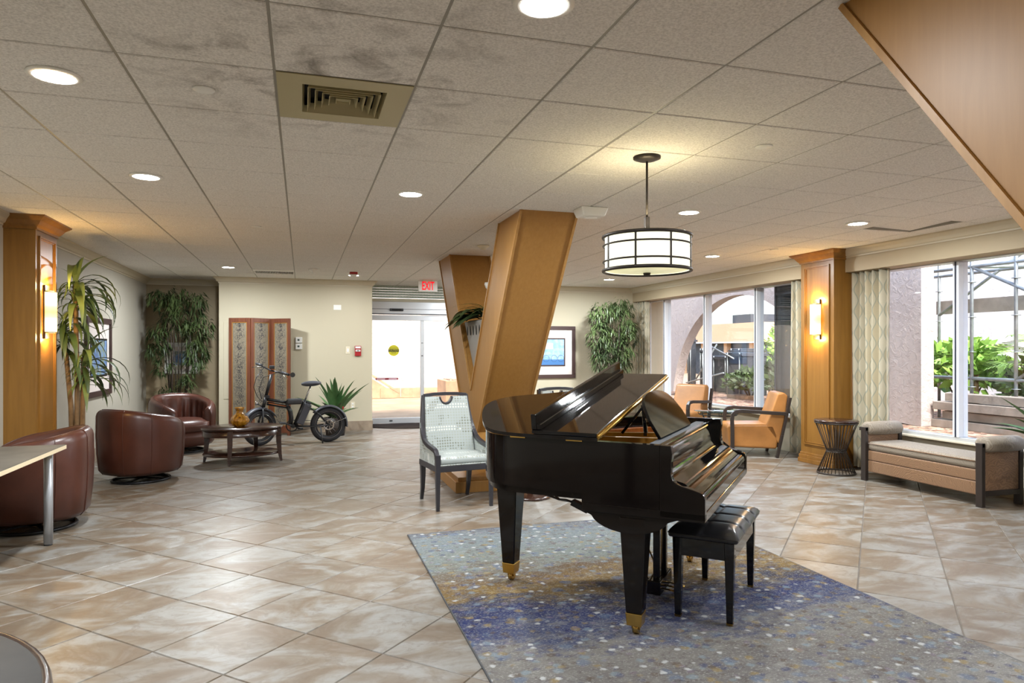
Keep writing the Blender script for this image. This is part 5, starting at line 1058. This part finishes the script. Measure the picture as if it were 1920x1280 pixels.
# clutter of stored equipment in the arch opening
for k, (x, y, w, h, lb) in enumerate([(10.5,17.0,.16,1.45,'upright grey stored panel on the left inside the arch'),(10.6,16.55,.15,1.15,'shorter upright grey panel inside the arch'),(10.9,15.7,.75,.95,'dark stored machine in the middle of the arch opening'),(10.5,14.55,.7,1.05,'dark covered crate on the right inside the arch'),(11.6,16.2,.5,1.15,'dark cabinet behind the stored machine in the arch'),(11.2,13.7,.8,.85,'low dark container at the right side of the arch')]):
    t = thing('stored_equipment', lb, 'equipment', (x, y, GZ)); MB().box(-w/2,w/2,-w/2,w/2,0,h).build('body', M['dkmetal'], t, bevel=.02); MB().box(-w/2-.03,w/2+.03,-w/2-.03,w/2+.03,h*.92,h*.96).build('cap', M['fender'], t)
    for s in (-1,1): MB().cyl((-w/2-.01,s*w*.35,.02),(-w/2-.01,s*w*.35,h),.015,8).build('edge_tube', M['galv'], t)
for k, (a, b, lb) in enumerate([((10.0,16.3,GZ+.05),(10.1,15.2,GZ+1.25),'thin grey pole leaning from left to right in the arch'),((9.9,14.6,GZ+.55),(9.95,16.4,GZ+.22),'thin pale pole lying low across the arch opening'),((10.0,15.3,GZ+1.2),(10.05,14.4,GZ+.9),'thin grey pole resting on the right crate')]): ext('leaning_pole', MB().tube([a, b], .02, 8), M['galv'], lb, 'pole')
for k in range(3): ext('stone_slab', MB().box(0,.35,0,.7,0,.08), M['stone'], ['pale stone slab on the mulch by the arch foot','upper pale stone slab stacked by the arch foot','small pale stone slab near the arch centre'][k], 'slab', bevel=.01, loc=[(9.6,15.6,GZ),(9.62,15.65,GZ+.081),(9.5,13.2,GZ)][k])
def shrub(name, label, loc, rx, rz, n, mat, seed, L=(.10,.2)):
    q = random.Random(seed); t = thing(name, label, 'shrub', loc); m = MB()
    for _ in range(n):
        a = q.uniform(0,2*PI); e = q.uniform(-.2,1.5); r_ = q.uniform(.35,1)**.6; c = Vector((rx*r_*math.cos(a)*math.cos(e), rx*r_*math.sin(a)*math.cos(e), rz*.45+rz*.55*r_*math.sin(e)))
        d = Vector((q.uniform(-1,1),q.uniform(-1,1),q.uniform(-.3,1))).normalized(); s_ = d.cross(Vector((q.uniform(-1,1),q.uniform(-1,1),.3))).normalized(); l = q.uniform(*L); w = l*.24; c.z = max(c.z, .12+.35*l)
        m.add([c, c+d*l*.5-s_*w, c+d*l, c+d*l*.5+s_*w], [(0,1,2),(0,2,3)])
    f = m.build('foliage', mat, t, recalc=False); f['kind'] = 'stuff'
    for k in range(5): a = k*1.3; MB().tube([(0,0,0),(rx*.4*math.cos(a),rx*.4*math.sin(a),rz*.6)], [.02,.008], 6).build('branch', M['cane'], t)
shrub('garden_shrub', 'sunlit green shrub on the right inside the arch', (12.5,15.5,GZ), .75, 1.85, 800, M['leaf_out'], 1); shrub('garden_shrub', 'dark low shrub before the stored equipment in the arch', (9.75,13.35,GZ), .6, .65, 700, M['leaf_dk'], 2); shrub('garden_shrub', 'dark shrub at the right arch foot near the tinted panel', (9.6,12.0,GZ), .5, 1.0, 600, M['leaf_dk'], 4); shrub('garden_shrub', 'green shrub behind the arcade pier at the left of the right window', (10.4,8.6,GZ), .8, 1.25, 800, M['leaf_out'], 5, (.15,.3)); shrub('garden_shrub', 'dark green shrub mass behind the scaffold boards', (11.0,7.3,GZ), 1.1, 1.1, 1100, M['leaf_dk'], 6, (.12,.25)); shrub('garden_shrub', 'dark green shrub at the right end behind the scaffold', (11.2,5.6,GZ), 1.2, 1.3, 1100, M['leaf_dk'], 8, (.12,.25))
# ferns with long pinnate fronds
frond_meshes = []
for (L, e0, dr_) in ((1.15,62,75),(1.0,45,70),(1.25,75,85)):
    m = MB(); p = Vector((0,0,0)); a = R(e0); n = 20
    for i in range(n):
        a -= R(dr_)/n; d = Vector((math.cos(a),0,math.sin(a))); p2 = p+d*L/n; w = .20*math.sin(PI*min(1,(i+2)/(n+1)))**.7
        for s in (-1,1): c = p2; tip = c+Vector((d.x*.06,s*w,d.z*.06-.02)); m.add([c-d*.016, c+d*.016, tip+d*.01, tip-d*.006], [(0,1,2,3)])
        m.add([p+Vector((0,-.004,0)), p+Vector((0,.004,0)), p2+Vector((0,.003,0)), p2+Vector((0,-.003,0))], [(0,1,2,3)]); p = p2
    me = m.mesh('frond', False); me.materials.append(M['leaf_out']); frond_meshes.append(me)
for (loc, n, lb, s) in (((9.9,6.75,GZ+.75),14,'large bright fern between the scaffold posts',1.0),((10.2,8.25,GZ+.75),8,'arching fern fronds beside the arcade pier',1.0),((10.4,5.7,GZ+.7),12,'bright fern at the far right behind the scaffold',1.0)):
    t = thing('garden_fern', lb, 'fern', (loc[0],loc[1],GZ)); MB().tube([(0,0,0),(0,0,loc[2]-GZ)], [.06,.04], 8).build('stem', M['trunk'], t)
    for k in range(n): put_leaf(frond_meshes[k % 3], t, (0,0,loc[2]-GZ-.02), k*2.399, 'frond', s=s*rnd.uniform(.8,1.1))
# scaffold
sf = thing('scaffolding', 'galvanised tube scaffolding outside the right window', 'scaffolding', (0,0,0)); SX, SX2 = 9.2, 10.2
def tb(name, a, b, r_=.024): return MB().tube([a, b], r_, 10).build(name, M['galv'], sf)
posts = [(SX,7.50),(SX,6.86),(SX,5.4),(SX2,8.90),(SX2,7.3),(SX2,5.6)]
for (x, y) in posts:
    tb('post', (x,y,GZ), (x,y,4.4)); 
    for z in (.9,1.4,1.9,2.4,2.9,3.4): MB().lathe([(.024,-.004),(.055,-.004),(.055,.004),(.024,.004)], (x,y,z), 14, caps=False).build('rosette', M['galv'], sf)
for z in (1.02,2.62): tb('ledger', (SX,9.3 if z > 2 else 8.8,z), (SX,4.2,z))
tb('ledger', (SX2,9.3,2.65), (SX2,4.2,2.65)); tb('brace', (SX,7.5,2.62), (SX,5.4,1.55)); tb('brace', (SX,6.86,1.02), (SX,5.4,2.0)); tb('brace', (SX2,8.9,2.0), (SX2,7.3,3.0)); tb('brace', (SX2,7.3,2.95), (SX2,5.6,1.9)); tb('transom', (SX,7.5,2.62), (SX2,7.3,2.65)); tb('transom', (SX,5.4,2.62), (SX2,5.6,2.65))
MB().box(SX2+.05,SX2+.1,4.2,9.0,2.02,2.24).build('toe_board', M['board'], sf)
# stacked boards on the mulch
for k, (x, y0, y1, z, lb) in enumerate([(9.0,4.4,7.9,0,'lowest weathered board of the stack before the scaffold'),(9.05,4.6,7.75,.13,'second weathered board from the bottom of the stack'),(8.98,4.4,7.85,.26,'third weathered board from the bottom of the stack'),(9.04,4.3,7.70,.39,'topmost weathered board of the stack before the scaffold')]):
    ext('scaffold_board', MB().box(-.11,.11,0,y1-y0,0,.115), M['board'], lb, 'board', bevel=.006, loc=(x,y0,GZ+z))
fl_ = thing('flood_light', 'small grey garden flood light on the mulch near the window', 'light', (7.75,5.55,GZ)); MB().taper((0,0,.0),(.05,.05),(0,0,.16),(.06,.06)).build('stake', M['alu'], fl_, bevel=.004); MB().box(-.07,.05,-.08,.08,.15,.30).build('housing', M['alu'], fl_, bevel=.015); MB().box(-.075,-.0705,-.06,.06,.17,.28).build('lens', M['dkgrey'], fl_)
# pale neighbouring building behind the scaffold and across the entrance
nb = thing('neighbour_building', 'pale stucco building wall behind the scaffolding', 'building', (14.0, 0, -.15)); MB().box(0,.4,-6,16.5,0,7.5).build('wall', M['stucco'], nb); MB().box(-.05,-.001,7.6,9.0,1.9,3.4).build('tan_panel', M['stucco_tan'], nb); MB().box(-.06,-.001,-6,16.5,1.1,1.16).build('ledge', M['alu'], nb)
# entrance court
ext('court_wall', MB().box(-6,12.0,21.0,21.3,-.15,5.5), M['court'], 'bright white stucco wall across the entrance court', 'wall'); ext('court_paving', MB().box(-6,6.9,13.95,20.99,-.149,-.021), M['ground'], 'sandy paving of the entrance court', 'paving')
rp = thing('stone_ramp_wall', 'tan tiled low ramp wall left in the entrance court', 'low wall', (1.5,20.4,-.02)); MB().prism([(-3.0,0),(1.15,0),(1.15,.12),(-.1,.95),(-3.0,.95)], 0, .25, 'y').build('body', M['stone'], rp); MB().bar((1.25,.12,.16),(-.7,.12,1.45),.30,.05).build('coping', M['stone'], rp)
for k in range(9): MB().box(-2.9+k*.6,-2.32+k*.6,-.02,-.001,.01,.30).build('tile', M['stone'], rp)
pb = thing('stone_planter_box', 'square tan stone planter box right in the entrance court', 'planter', (4.5,18.3,-.02)); MB().box(-.9,.9,-.6,.6,0,.62).build('box', M['stone'], pb, bevel=.01); MB().box(-.75,.75,-.45,.45,.621,.64).build('soil', M['mulch'], pb)
